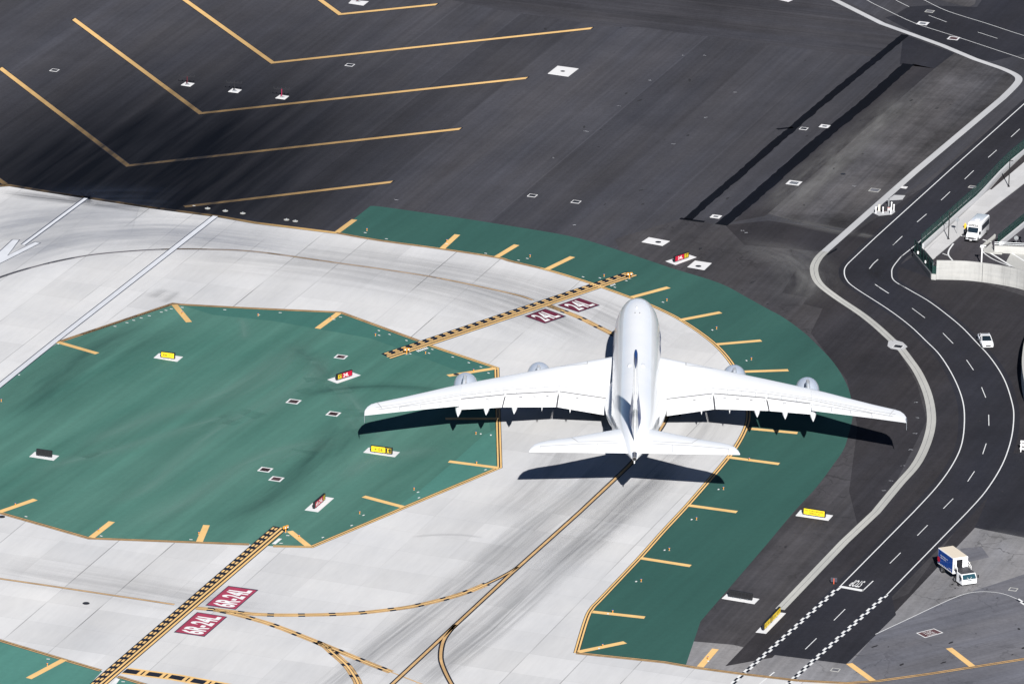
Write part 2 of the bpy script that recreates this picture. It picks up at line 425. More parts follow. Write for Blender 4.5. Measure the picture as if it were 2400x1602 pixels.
# ------------------------------------------------------------------ the ground and the paved areas
Z1,Z2,Z3,Z4,Z5,Z6,Z7,Z8,Z9 = [.004*i for i in range(1,10)]
mb = MB(); mb.face([(-4000,-2500,0),(4000,-2500,0),(4000,6000,0),(-4000,6000,0)]); struct('ground', mb, A_MAIN)
def area(name, px, z, m, smooth=0):
    P = GG(px)
    mb = MB(); mb.poly([(p.x,p.y,z) for p in P]); return struct(name, mb, m)
area('asphalt_strip', [(760,-60),(1200,29),(1420,62),(1500,64),(1800,104),(2050,134),(2100,108),(2132,80),(1960,-10),(1930,-60)], Z1, A_TOP)
# apron between the green shoulder, the gutter and the service road
area('asphalt_field', [(1598,512),(1651,520),(1690,527),(1800,519),(1902,530),(1990,545),(2200,400),(2500,150),(2900,150),(2900,1290),(2400,1262),(2285,1236),(1984,1555),(1810,1533),(1720,1510),(1626,1502),(1560,1400),(1700,1100),(1640,900),(1520,720),(1440,560)], Z1, A_MID)
area('asphalt_patch', [(1905,378),(2190,161),(2237,125),(2370,175),(2380,200),(2025,500),(1985,535),(1900,528),(1785,497)], Z2, A_DUSTY)
area('asphalt_patch', [(1700,528),(1800,517),(1902,530),(2048,557),(2017,588),(1922,589),(1800,579),(1745,574)], Z2, A_PATCH)
area('asphalt_patch', [(1866,631),(1908,630),(1930,674),(2000,720),(1990,760),(1928,723),(1882,712),(1893,697),(1833,686)], Z2, A_PATCH)
area('asphalt_patch', [(1928,723),(2010,735),(2095,802),(2150,900),(2172,985),(2090,1150),(2010,1230),(1990,1150),(2010,1000),(1985,890),(1900,780)], Z3, A_PATCH)
area('asphalt_patch', [(2190,161),(2237,125),(2117,81),(2109,151)], Z3, A_DARK)
area('asphalt_patch', [(2140,150),(2190,161),(1917,400),(1795,505),(1720,520),(1800,440)], Z3, A_PATCH)
area('asphalt_patch', [(2105,624),(2142,600),(2184,653),(2300,661),(2420,700),(2900,760),(2900,1270),(2400,1259),(2285,1236),(2130,1390),(2268,1205),(2350,1090),(2371,1030),(2378,979),(2373,940),(2325,840),(2248,758),(2184,708),(2097,650)], Z2, A_PATCH)
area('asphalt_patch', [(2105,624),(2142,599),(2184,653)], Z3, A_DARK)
area('asphalt_patch', [(2285,1236),(2400,1259),(2560,1290),(2560,1030),(2400,1062),(2362,1062),(2330,1130)], Z3, A_DARK)
area('apron', [(1607,1559),(1626,1502),(1720,1510),(1810,1533),(1984,1555),(2285,1236),(2400,1259),(2700,1320),(2700,1800),(1590,1800)], Z3, A_LIGHT)
area('apron_patch', [(2052,1486),(2209,1412),(2260,1391),(2400,1345),(2700,1330),(2700,1530),(2400,1543),(2183,1577),(2048,1595),(1991,1556)], Z4, A_GREY)
area('apron_patch', [(1985,1600),(2060,1594.5),(2183,1577.5),(2400,1543.6),(2700,1490),(2700,1900),(1940,1900)], Z6, A_GREY)
area('asphalt_patch', [(2130,1390),(2268,1205),(2285,1236),(1984,1555),(2010,1440)], Z3, A_PATCH)
area('apron_patch', [(2250,1285),(2300,1280),(2318,1305),(2262,1318)], Z4, A_GREY)
EDGE = [(-260,392),(0,436),(23,434.5),(97,447),(358,487),(511,507),(600,522.6),(789,546),(888.6,563.5),(1029,582.6),(1162,603),(1200,613),(1281.7,632.4),(1378.8,661.8),(1478.4,697.6),(1534.6,719.3),(1596,750),(1659.8,793.4),(1700,832),(1730,876),(1748,920),(1754,960),(1750,997),(1726,1045),(1690,1092),(1613.8,1180.6),(1556,1243),(1498.9,1307),(1412,1399),(1387.7,1424.8),(1373.7,1452.9),(1350.7,1529.5)]
curveW = catmull([Vector(G(*p)) for p in EDGE[7:24]], 6) + catmull([Vector(G(*p)) for p in EDGE[23:25]], 2)[1:]
EDW = GG(EDGE[:7]) + catmull(GG(EDGE[7:]), 6)
BOT = [(1350.7,1529.5),(1557.6,1551),(1631.7,1564),(1736.4,1578),(1871.5,1594),(1985,1600),(2060,1594.5),(2183,1577.5),(2400,1543.6),(2700,1490)]
mb = MB(); mb.poly([(p.x,p.y,Z5) for p in EDW+GG(BOT[1:])+GG([(2700,1900),(-400,1900)])]); struct('taxiway', mb, C_TAXI)
# green painted shoulder and islands
GO = [(868,483),(901.4,485.6),(1070,509.8),(1200,530.3),(1332.8,553),(1429.9,580),(1570,627),(1685,663),(1749,696),(1800,724.4),(1833,742),(1876.6,773),(1907,800),(1953,848.5),(1984,899.6),(1996.7,943),(1998,979),(1987.7,1022),(1976,1055.4),(1953,1088.6),(1915,1139.7),(1860,1200),(1800,1271.5),(1641.9,1455.4),(1629,1493.7),(1607,1559)]
gw = catmull(GG(GO[:23]), 4)+GG(GO[23:])
inner = EDW[7:]
mb = MB(); mb.poly([(p.x,p.y,Z6) for p in gw[::-1]+GG([(829.9,513)])+inner+GG([(1557.6,1551)])]); struct('green_shoulder', mb, G_OUT)
ISL = [(406,711.6),(424,713.7),(600,723),(798,732),(980.6,798.5),(1008.7,810),(1162,861.3),(1172,1096),(942,1191),(921.8,1200),(730,1281),(633,1279),(582.4,1275),(209.5,1261),(0,1201.3),(-260,1128),(-260,1096),(0,902),(137,802)]
mb = MB(); mb.poly([(p.x,p.y,Z6) for p in GG(ISL)]); struct('green_island', mb, G_ISL)
area('green_patch', [(424,715),(600,724.5),(797,733.5),(978,799.5),(1010,812),(1160,863),(1168,1000),(1150,1010),(1130,890),(870,793),(640,752),(500,738)], Z7, green('green_paint_mid', (.033,.118,.100), (.045,.14,.12), .15))
area('green_patch', [(1168,1005),(1169.5,1094),(941,1189),(912,1200),(983,1150),(1060,1085),(1135,1018)], Z7, G_NEW)
area('green_verge', [(-200,1440),(0,1500),(153,1546),(240,1571.6),(205,1608),(100,1700),(-200,1700)], Z6, green('green_paint_pale', (.055,.175,.148), (.075,.21,.18), .2))
area('green_verge', [(278,1585.7),(332,1602),(420,1630),(420,1700),(200,1700)], Z6, G_NEW)

# ------------------------------------------------------------------ stains lying on the pavement
def band(name, px, wd, z, m, sm=6):
    P = catmull(GG(px), sm); mb = MB(); stroke(mb, P, wd/2, -wd/2, z, 0, uvw=True); o = struct(name, mb, m)
    L = max(c[1] for u in mb.uv for c in u); me = o.data; at = me.attributes.new('fade', 'FLOAT', 'CORNER'); ul = me.uv_layers[0].data
    R_ = max(1e-3, min(L*.3, wd*1.6))
    for i in range(len(ul)): v = ul[i].uv[1]; at.data[i].value = max(0, min(1, v/R_, (L-v)/R_))
    return o
band('tyre_marks', [(-160,560),(0,520),(140,500),(300,492),(420,500)], 34, Z6, S_BLUE)
band('tyre_marks', [(-100,640),(60,585),(200,556),(360,545),(480,552),(600,566),(760,590)], 26, Z7, S_BLUE)
band('tyre_marks', [(300,600),(480,600),(640,612),(820,632),(1000,666),(1150,706),(1300,765),(1440,830)], 22, Z6, S_TAXI)
band('tyre_marks', [(560,560),(780,590),(1000,622),(1200,660),(1400,725),(1600,830)], 14, Z7, S_TAXI)
band('tyre_marks', [(900,640),(1060,668),(1200,706),(1300,745),(1400,800)], 9, Z8, S_GEAR)
band('tyre_marks', [(-60,1310),(120,1345),(300,1375),(470,1405),(700,1435)], 16, Z6, S_TAXI)
band('tyre_marks', [(1440,1060),(1365,1140),(1240,1235),(1050,1390),(880,1520),(780,1602),(700,1660)], 8, Z7, S_GEAR)
band('tyre_marks', [(1600,1075),(1500,1170),(1330,1315),(1180,1450),(1030,1570),(960,1640)], 8, Z7, S_GEAR)
band('tyre_marks', [(1530,1065),(1430,1155),(1290,1270),(1120,1420),(960,1552),(860,1640)], 15, Z6, S_TAXI)
band('tyre_marks', [(1690,940),(1650,1020),(1560,1100),(1400,1250),(1290,1340)], 9, Z6, S_TAXI)
band('tyre_marks', [(1330,1010),(1330,1050),(1300,1100),(1240,1160),(1150,1230)], 11, Z6, S_TAXI)
band('tyre_marks', [(352,700),(372,686),(392,676)], 3.5, Z8, S_GEAR)
band('tyre_marks', [(377,712),(400,696),(418,680)], 2.5, Z8, S_GEAR)
band('tyre_marks', [(960,1258),(1020,1253),(1080,1253),(1140,1260)], 1.2, Z8, S_TAXI)
band('scuff_marks', [(690,935),(760,915),(880,904),(990,910),(1080,925)], 5, Z8, S_GRND)
band('scuff_marks', [(230,1185),(330,1150),(420,1080),(520,1010),(640,940),(720,880),(750,820)], 7, Z8, S_GRN)
band('scuff_marks', [(60,1110),(160,1080),(300,1045),(460,1000),(600,960)], 6, Z8, S_GRN)
band('scuff_marks', [(300,1240),(420,1180),(560,1100),(700,1050),(860,1030)], 8, Z8, S_GRN)
band('scuff_marks', [(640,790),(720,830),(790,905),(850,990),(900,1060)], 8, Z8, S_GRN)
band('scuff_marks', [(150,1060),(330,985),(520,930),(640,860),(700,790)], 9, Z8, S_GRN)
band('scuff_marks', [(0,1000),(90,930),(180,860),(330,780),(460,745)], 16, Z8, S_GRND)
band('scuff_marks', [(780,1130),(860,1080),(960,1060),(1080,1050)], 9, Z8, S_GRN)
band('scuff_marks', [(560,740),(572,760),(575,800)], 3, Z8, S_GRN)
band('scuff_marks', [(470,1240),(640,1160),(760,1060),(840,960)], 10, Z8, S_GRND)
band('soot', [(170,470),(196,462),(215,466)], 8, Z8, S_SOOT)
band('soot', [(-20,446),(100,462),(250,480),(400,502)], 5, Z8, S_SOOT)
band('tyre_marks', [(1854,582),(1858,596),(1872,610),(1898,624)], 1.0, Z3, S_ARC)
band('tyre_marks', [(1964,584),(1975,598),(2005,615),(2035,630)], 1.0, Z3, S_ARC)
band('tyre_marks', [(2130,575),(2075,615),(2062,640),(2090,675)], 6, Z7, S_ARC)
band('dust', [(2170,195),(2060,290),(1950,380),(1840,480),(1800,515)], 11, Z4, S_DUST)
band('dust', [(1780,500),(1870,520),(1960,540),(2040,553)], 5, Z4, S_DUST)
band('dust', [(2010,548),(2048,556)], 3, Z5, S_DUST)
band('dust', [(1700,560),(1850,600),(1900,660),(1850,720)], 14, Z4, S_DUST)
band('dust', [(2290,1245),(2400,1268),(2500,1290)], 8, Z5, S_DUST)
band('dust', [(1480,700),(1600,690),(1720,740),(1830,800)], 12, Z3, S_DUST)
# freshly sealed trench strips
def sealed(px, wd):
    P = resample(GG(px), 1.5); rnd = random.Random(3)
    A = offs(P, wd/2); B = offs(P, -wd/2); mb = MB(); w0 = w1 = 0
    for i in range(len(P)-1):
        n0, n1 = rnd.uniform(-.12,.12), rnd.uniform(-.12,.12)
        d = (A[i]-B[i]).normalized(); d2 = (A[i+1]-B[i+1]).normalized()
        a0 = A[i]+d*w0; b0 = B[i]-d*w1; a1 = A[i+1]+d2*n0; b1 = B[i+1]-d2*n1; w0, w1 = n0, n1
        mb.quad(*[(p.x,p.y,Z5) for p in (a0,a1,b1,b0)])
    struct('sealed_trench', mb, A_BLACK)
sealed([(1612,514),(1650,480),(1744,400),(1800,350),(1860,299),(1925,243),(2122,82)], 1.5)
sealed([(1690,527),(1745,482),(1838,400),(1935,316),(2035,235),(2130,150)], 2.1)
sealed([(1594,512),(1651,520)], .9); sealed([(1821,303),(1862,298)], .8); sealed([(1938,597),(1962,583)], .4)

# odd repair squares, oil drips and rubber arcs, each with its own outline
rq = random.Random(11)
op = MB()
for x0, y0, x1, y1, n in ((1250,60,2050,520,26),(1560,560,1900,760,10),(1700,1150,2000,1500,12),(2050,1300,2400,1560,16),(1980,560,2390,1240,26),(2100,200,2300,330,6)):
    for k in range(n):
        c = G(rq.uniform(x0,x1), rq.uniform(y0,y1)); r0 = rq.uniform(.07,.26); el = rq.uniform(1,3.6); an = AX+rq.uniform(-.5,.5); pts = []
        for j in range(12):
            t_ = 2*pi*j/12; rr = r0*rq.uniform(.6,1.15); a_, b_ = rr*cos(t_)*el, rr*sin(t_)
            pts.append((c.x+a_*cos(an)-b_*sin(an), c.y+a_*sin(an)+b_*cos(an), Z4+.0015))
        op.face(pts, 0)
struct('oil_marks', op, paint('oil_stain', (.030,.029,.032), .3))
# ------------------------------------------------------------------ concrete gutter and service road
GUT = [(1930,-40),(1956,0),(2004,24),(2068,56),(2132,79),(2208.7,107),(2285,139),(2349,161),(2377,173.7),(2388,185),(2380,200),(2350,230),(2145,402),(1933,589.5)]
mb = MB(); P = GG(GUT[:8])+catmull(GG(GUT[7:12]), 5)[1:]+GG(GUT[12:]); stroke(mb, P, .62, -.62, Z6); struct('gutter', mb, C_GUTL)
GUT2 = [(1933,589.5),(1926,596),(1918,605),(1909.8,620),(1908,635),(1914,655),(1929,673),(1963.5,698.9),(2017,734.6),(2055.4,765),(2093.7,800)]
mb = MB(); P = GG(GUT2[:1])+catmull(GG(GUT2[1:]), 5); stroke(mb, P, .66, -.66, Z6); stroke(mb, P, .02, -.04, Z7, 1); struct('gutter', mb, [C_GUT, A_GREY])
GUT3 = [(2108,812),(2130,841),(2152.5,874),(2173,920),(2182.5,966),(2181,1004),(2167.8,1047.8),(2144.8,1091),(2106.5,1134.6),(2053.4,1199),(1978.8,1269),(1828,1427)]
mb = MB(); P = catmull(GG(GUT3[:10]), 5)+GG(GUT3[10:]); stroke(mb, P, .68, -.68, Z6); stroke(mb, P, -.01, -.06, Z7, 1); struct('gutter', mb, [C_GUT, A_GREY])
mb = MB(); mb.poly([(p.x,p.y,Z7) for p in GG([(2082,800),(2096,796),(2116,802),(2127,812.5),(2119.5,818),(2112,821),(2103,820),(2100,819),(2088,817),(2080,811)])]); struct('gutter', mb, C_GUTL)
LE_ = [(2560,110),(2400,244),(2225,400),(2055.4,553.3),(2004,601.8),(1984,622),(1978.8,637.5),(1984,655.4),(2004,674.6),(2081,724.4),(2132,762.7),(2171.6,800),(2203.6,833),(2234,881.7),(2254.7,932.8),(2260.5,978.8),(2254.7,1037.5),(2234,1086),(2196,1139.7),(2140.5,1200),(1967.3,1375)]
RE_ = [(2142.3,577.5),(2111.6,601.8),(2093.7,624.8),(2090,640),(2096,658),(2132,679.7),(2183,710),(2247,760),(2286.6,800),(2323.6,840.9),(2354,889.4),(2372,943),(2376,978.8),(2369.6,1029.9),(2349,1088.6),(2310.9,1149.9),(2266.7,1200),(2075.9,1395.4)]
def roadline(L): return GG(L[:3])+catmull(GG(L[3:-1]), 5)+GG(L[-1:])
LP_ = roadline(LE_); RP_ = [G(2560,215)]+[G(2142.3,577.5)]+catmull(GG(RE_[1:-1]), 5)+GG(RE_[-1:])
lo = offs(LP_, -1.1 if False else -.9); ro = offs(RP_, 1.0)
def which(P, o, ref):   # the side away from ref
    return P
mb = MB()
L2 = offs(LP_, -.9); R2 = offs(RP_, .9)
if (L2[5]-RP_[3]).length < (LP_[5]-RP_[3]).length: L2 = offs(LP_, .9); R2 = offs(RP_, -.9)
vg = MB(); vg.poly([(p.x,p.y,Z3+.002) for p in GG(GUT2[:-1])+catmull(GG(GUT3[:10]), 5)+GG(GUT3[10:])+GG([(1700,1560),(1810,1540)])+LP_[2:][::-1]]); struct('verge', vg, A_PATCH)
mb.poly([(p.x,p.y,Z4) for p in L2+GG([(1800,1532),(1984,1555),(2100,1440)])+R2[::-1]]); struct('road', mb, A_DARK)
area('road', [(2075,42),(2095,36),(2130,16),(2178,13),(2290,17),(2300,2),(2330,-60),(2900,-60),(2900,80),(2400,126),(2325,144),(2285,136),(2180,96)], Z4, A_DARK)
area('asphalt_patch', [(2160,-60),(2190,-2),(2270,17),(2285,10),(2300,-60)], Z3, A_DUSTY)

# ------------------------------------------------------------------ painted lines
W = MB()   # 0 white, 1 black
def wline(P, wd=.15, z=Z7, dash=None, edge=.07):
    stroke(W, P, wd/2+edge, -wd/2-edge, Z5+.002, 1); stroke(W, P, wd/2, -wd/2, z, 0, dash)
def pline(px, wd=.15, sm=0, **k): wline(catmull(GG(px), sm) if sm else GG(px), wd, **k)
wline(LP_, .17); wline(RP_, .17)
for a, b in [((2390,302.7),(2369.6,321.3)),((2335.9,352),(2316,369.6)),((2282,400),(2261,420)),((2226.6,449.8),(2205.6,469.5)),((2171.6,501.7),(2149.4,520.6)),((2114.7,553.8),(2092.5,575)),((2137.7,722.3),(2167.8,744.8)),((2210,780.6),(2234,805)),((2265.4,843.4),(2281.5,867)),((2300.6,907.3),(2310.3,931.5)),((2317.2,971.6),(2317.7,997.2)),((2311.4,1038.8),(2303.2,1063.6)),((2284,1104),(2268,1127.7)),((2234,1167.8),(2211,1191.3)),((2174.2,1230),(2150,1254.4)),((2110.9,1294.5),(2085.6,1319.5)),((1980.8,1426.6),(1954.5,1452.9)),((1913.7,1495),(1887.4,1520.6))]:
    pline([a,b], .125)
pline([(2058,608),(2046.5,618.4),(2037.5,629.9)], .17, 4); pline([(2051,666.4),(2065,676),(2082.8,687.4)], .17, 4)
for L in ([(1990,-30),(2031,0),(2075.9,23),(2144.8,55),(2234,84),(2400,139),(2600,205)], [(2110,-30),(2165,0),(2221.5,26.8),(2311,55),(2400,84),(2600,145)]): pline(L, .13, 4, edge=.03)
for a, b in [((2100,1.3),(2130.8,16.6)),((2176.8,36.5),(2219,52.4)),((2291.7,75.9),(2337.7,90.7))]: pline([a,b], .12, edge=.02)
pline([(1970,1374),(2022.5,1383.5)], .78, edge=.1)
pline([(2020.5,1385),(2046.5,1360.5)], .17)
pline([(2051.6,1485.6),(2130,1449),(2208.7,1412),(2259.8,1391.6),(2298,1385.7),(2336,1387.7),(2362,1394),(2383.7,1403)], .11, 5, edge=0, z=Z6)
pline([(1780,1602),(1815,1574)], .2, edge=0)
e1 = G(1988.0,1376.5)-G(2030.5,1361.5)
q = [G(2029.5,1361.5), G(2003.5,1357.8), G(2013.5,1376)]
text_on(W, 'STOP', (q[0].x,q[0].y,Z7), (q[1]-q[0]), (q[2]-q[0]), 0, .018)
def zipper(a, b, cell=1.2, wd=.34, off=0):
    P = resample([G(*a), G(*b)], cell)
    stroke(W, [P[0],P[-1]], wd, -wd, Z6, 1)
    for i in range(len(P)-1):
        o = (wd, 0) if i % 2 == 0 else (0, -wd)
        stroke(W, [P[i],P[i+1]], o[0], o[1], Z7, 0)
zipper((1966,1376),(1716,1602)); zipper((2077,1393),(1846,1602)); zipper((2384,1403),(2440,1440))
struct('road_markings', W, [P_WHT, P_BLK])

Y = MB()   # 0 yellow 1 black 2 faded 3 brown rubbed 4 thin dark
def chevron(px, wd=.95):
    P = GG(px); d = Vector((cos(AX), sin(AX), 0))
    for o, m, z, ex in ((wd/2+.13, 1, Z7, .16), (wd/2, 0, Z8, 0)):
        A = offs(P, o); B = offs(P, -o)
        # slanted cut along the runway axis at the free ends
        def cut(E, a, b, dirv, s):
            # keep corner b, slide a until a-b is parallel to the axis
            t = dirv; ab = a-b; cr = t.x*d.y-t.y*d.x
            k = (ab.x*d.y-ab.y*d.x)/cr; return a-t*k
        t1 = (P[-1]-P[-2]).normalized(); A[-1] = cut(None, A[-1], B[-1], t1, 1)
        if len(P) > 2:
            t0 = (P[0]-P[1]).normalized(); A[0] = cut(None, A[0], B[0], t0, 1)
            A[0] += t0*ex; B[0] += t0*ex
        A[-1] += t1*ex; B[-1] += t1*ex
        for i in range(len(P)-1): Y.quad(*[(p.x,p.y,z) for p in (A[i],A[i+1],B[i+1],B[i])], m)
chevron([(3.5,162),(300,388.5),(1073,303)]); chevron([(175,47),(470,266),(1229,184)]); chevron([(300,-95),(639,147.5),(1381,67.5)])
chevron([(640,-80),(797,34),(1018,11.5)]); chevron([(432,484.5),(912,427.5)]); chevron([(-110,345),(14,433),(15,433.2)])
# thick edge stripe along the runway end, thin double line round the taxiway edge
stroke(Y, GG(EDGE[:7])+GG([(789,546)]), .58, -.58, Z7, 1); stroke(Y, GG(EDGE[:7])+GG([(789,546)]), .45, -.45, Z8, 0)
def dbl(P, sh=0.0, fade=0):
    stroke(Y, P, sh+.42, sh-.42, Z7, 1)
    stroke(Y, P, sh+.33, sh+.09, Z8, fade); stroke(Y, P, sh-.09, sh-.33, Z8, fade)
EW = EDW[7:]; k1 = 30
dbl(EW[:k1], .3 if False else .0, 2); dbl(EW[k1-1:], 0, 0)
dbl(GG(BOT[:5]), 0, 2); dbl(GG(BOT[4:]), 0, 2)
dbl(GG([(136,802),(406,711.6),(424,713.7),(600,723),(798,732),(980.6,798.5)]), 0, 2)
dbl(GG([(1008.7,810),(1164,862),(1171,1095),(942,1191),(921.8,1200),(730,1281),(640,1279.4)]), 0, 0)
dbl(GG([(584,1275.2),(209.5,1261),(0,1201.3),(-260,1128)]), 0, 2)
dbl(GG([(-200,1440),(0,1500),(153,1546),(236,1570.5)]), 0, 2); dbl(GG([(276,1584),(332,1601),(420,1628)]), 0, 2)
def bar(a, b, wd=.92, z=Z9):
    stroke(Y, GG([a,b]), wd/2+.03, -wd/2-.03, z-.001, 2); stroke(Y, GG([a,b]), wd/2, -wd/2, z, 0)
for a, b in [((790,545),(831,515)),((1036,583),(1072,550)),((1163,603),(1211,574)),((1280,632),(1342,602)),((1480,697),(1567,673.5)),((1595,750),(1689,732)),((1679,807),(1784,798)),((1740,871),(1847.5,867.5)),((1755,1004),(1869,1014.6)),((1706,1071),(1826,1087)),((1612,1183.5),(1727,1199.5)),((1500,1307),(1618.5,1325.7)),((1389,1433),(1511,1446.5)),((1356,1527),(1465,1504.5)),((1641,1562),(1677,1520)),((2046,1594.5),(1990,1554)),((2279,1560.7),(2224,1518)),
   ((408.7,714),(443,755)),((794,733.5),(744,770)),((135,801.5),(228,828.5)),((1163,862.6),(1050,880.5)),((1168,1096),(1052,1081)),((946,1188),(852,1163)),((1168,981),(1044,981)),((723,1279.5),(679,1244)),((467.4,1269),(484,1230)),((214.6,1259),(262,1222)),((-3,1200),(83,1170)),((150,1545),(67,1589))]: bar(a, b)
# centre lines
c1 = catmull(GG([(-120,700),(0,650),(102,619.7),(204,599),(306.5,588.5),(398.5,584),(485,584.4),(600,590),(778.8,614.6),(906.5,632.4),(1034,653),(1200,688.6),(1249,703.6)]), 6)
stroke(Y, c1, .34, -.34, Z7, 3); stroke(Y, c1[:30], .12, -.12, Z8, 4); stroke(Y, c1[29:], .10, -.10, Z8, 2)
stroke(Y, c1[29:], .30, .24, Z8, 4); stroke(Y, c1[29:], -.24, -.30, Z8, 4); stroke(Y, c1[60:], .14, -.14, Z9, 2)
def enh(P, st=0, seg=3.35, gap=.95):
    """centre line with a dashed yellow line on each side, black in the gaps"""
    stroke(Y, P, .62, -.62, Z7, 2); stroke(Y, P, .64, .16, Z7+.001, 1, (gap, seg, st-gap)); stroke(Y, P, -.16, -.64, Z7+.001, 1, (gap, seg, st-gap))
    stroke(Y, P, .15, -.15, Z8, 0)
    stroke(Y, P, .24, .17, Z7+.002, 4); stroke(Y, P, -.17, -.24, Z7+.002, 4)
    stroke(Y, P, .50, .27, Z8, 2, (seg, gap, st)); stroke(Y, P, -.27, -.50, Z8, 2, (seg, gap, st))
c2 = catmull(GG([(1284,715.5),(1353,742),(1400,765),(1437.5,784),(1470,802)]), 6); enh(c2)
def solid(P, wd=.32):
    stroke(Y, P, wd/2+.22, -wd/2-.22, Z8, 1); stroke(Y, P, wd/2, -wd/2, Z9, 2)
c3 = catmull(GG([(1470,802),(1510,835),(1545,870),(1565,910),(1568,950),(1557,989),(1530,1028),(1486,1078),(1450,1114),(1358.3,1200)]), 6)+GG([(1200,1341.5),(1054.7,1475.9),(921.8,1600),(850,1666)])
solid(c3, .42)
br = catmull(GG([(1215,1328),(1190,1343),(1141.5,1367.3),(1072.5,1394),(983,1417),(919,1427.3),(817,1437.5),(689.4,1440.6),(600,1438.8),(544,1432.4),(500.6,1427.8),(459.8,1424.3)]), 6)
solid(br[:13], .3); enh(br[12:], .5)
b2 = catmull(GG([(500.6,1427.8),(545,1437),(600,1451.6),(651,1468),(743,1504),(855.4,1550),(916.7,1574)]), 6); enh(b2, 2.2)
stroke(Y, GG([(916.7,1574),(983,1600),(1040,1622)]), .13, -.13, Z8, 2)
enh(catmull(GG([(743,1504),(763,1514),(778.8,1528),(812,1557.6),(830,1583),(838.8,1600),(850,1640)]), 6), 1.0)
solid(catmull(GG([(1068,1463),(1054,1478),(1039,1501.4),(1033,1532),(1036.8,1557.6),(1057,1600),(1085,1640)]), 6), .4)
pl = GG([(-120,1337),(0,1355.3),(102,1370),(408.7,1415.8)]); stroke(Y, pl, .30, -.30, Z7, 4); stroke(Y, pl, .23, -.23, Z8, 2); stroke(Y, pl, .03, -.03, Z9, 3)
# holding position markings: two dashed rows, two solid rows on black
def hold(a0, a1, b0, b1, flip=False):
    """a0,a1 = the two corners at one end (dashed side first), b0,b1 at the other"""
    A0, A1, B0, B1 = GG([a0,a1,b0,b1])
    Y.quad(*[(p.x,p.y,Z7+.001) for p in (A0,A1,B1,B0)], 4 if False else 1)
    L = (A0-B0).length
    def row(f0, f1, dash=None):
        segs = [(0,1)]
        if dash:
            n = int(L/dash); segs = [((i+.25)/n, (i+.75)/n) for i in range(n)]
        for s0, s1 in segs:
            def pt(s, f): return A0.lerp(B0, s).lerp(A1.lerp(B1, s), f)
            Y.quad(*[(p.x,p.y,Z8+.001) for p in (pt(s0,f0),pt(s0,f1),pt(s1,f1),pt(s1,f0))], 0)
    row(.07,.20,1.85); row(.29,.42,1.85); row(.52,.66); row(.78,.93)
hold((893,829),(917,841),(1468,637),(1495,646))
hold((640,1232),(674,1239),(140,1662),(183,1662))
# ladder style marking at the bottom edge
u = GG([(298.9,1565),(420,1581),(520,1599),(640,1622)]); l = GG([(284.8,1576.5),(400,1591),(500,1609),(620,1634)])
stroke(Y, u, .22, -.22, Z8, 0); stroke(Y, l, .22, -.22, Z8, 0)
U = resample(u, .25); Lw = resample(l, .25); n = min(len(U), len(Lw))
def lad(i, j, m, z): Y.quad(*[(p.x,p.y,z) for p in (U[i].lerp(Lw[i],.12),U[j].lerp(Lw[j],.12),U[j].lerp(Lw[j],.88),U[i].lerp(Lw[i],.88))], m)
i = 0
while i+14 < n: lad(i, i+8, 1, Z7); lad(i+8, i+10, 0, Z8); lad(i+10, i+11, 1, Z8); lad(i+11, i+13, 0, Z8); i += 13
struct('taxiway_markings', Y, [P_YEL, P_BLK, P_YDL, P_BRN, P_BLU])

R = MB()   # runway paint and painted signs: 0 runway white, 1 black, 2 red, 3 white, 4 bleached red, 5 maroon
st = GG([(505,506.5),(128,800),(-1,903.5),(-300,1137)])
stroke(R, st, .45+.16, -.45-.16, Z8, 1); stroke(R, st, .45, -.45, Z9, 0)
sh = [G(196,464),G(207,465.5),G(59,575),G(49,573)]; R.poly([(p.x,p.y,Z9) for p in sh], 0)
for a, b in ((0,3),(1,2)): stroke(R, [sh[a],sh[b]], .10, -.10, Z9+.002, 1)
ah = GG([(29.4,561.4),(46,562),(18,599),(82,567),(95,570),(0,618),(-60,650),(-30,616)])
R.poly([(p.x,p.y,Z9) for p in ah], 0); stroke(R, ah+[ah[0],ah[1]], .07, -.07, Z9+.002, 1)
def psign(px, txt, m=2, fat=.022, mar=(.15,.11,.12,.11)):
    a, b, c, d = GG(px)                       # left, top, right, bottom corners in the photo
    R.quad(*[(p.x,p.y,Z8) for p in (a,b,c,d)], 1)
    ex = b-a; ey = a-d                        # reading direction, letter-up direction
    def P(u, v, z): p = d+ex*u+ey*v; return Vector((p.x,p.y,z))
    R.quad(P(.03,.03,Z9),P(.97,.03,Z9),P(.97,.97,Z9),P(.03,.97,Z9), m)
    o = P(mar[0], mar[1], Z9+.003); text_on(R, txt, o, ex*(1-mar[0]-mar[2]), ey*(1-mar[1]-mar[3]), 3, fat)
psign([(1229,741),(1278,723.5),(1328,741.5),(1277,758.5)], '24L', 2)
psign([(1306,715.5),(1357,697.8),(1406.5,715.5),(1356,732)], '24L', 2)
psign([(407,1481),(462,1433.5),(533,1444.5),(479,1491.5)], '6R-24L', 4, .03, (.06,.12,.08,.14))
psign([(481,1418),(535,1372),(606,1381.5),(552,1428)], '6R-24L', 4, .03, (.06,.12,.08,.14))
a, b, c, d = GG([(2147,1482.5),(2189,1472),(2211,1482),(2168,1494)])
R.quad(*[(p.x,p.y,Z7) for p in (a,b,c,d)], 3)
def Pq(u, v, z): p = a.lerp(b,u).lerp(d.lerp(c,u),v); return Vector((p.x,p.y,z))
R.quad(Pq(.05,.08,Z8),Pq(.95,.08,Z8),Pq(.95,.92,Z8),Pq(.05,.92,Z8), 5)
for i, tx in enumerate(('STOP', 'HERE', 'ON RED')):
    o = Pq(.25,.36+.26*i,Z9); text_on(R, tx, o, Pq(.72,.36+.26*i,Z9)-o, (Pq(.25,.18+.26*i,Z9)-o), 3, .0)
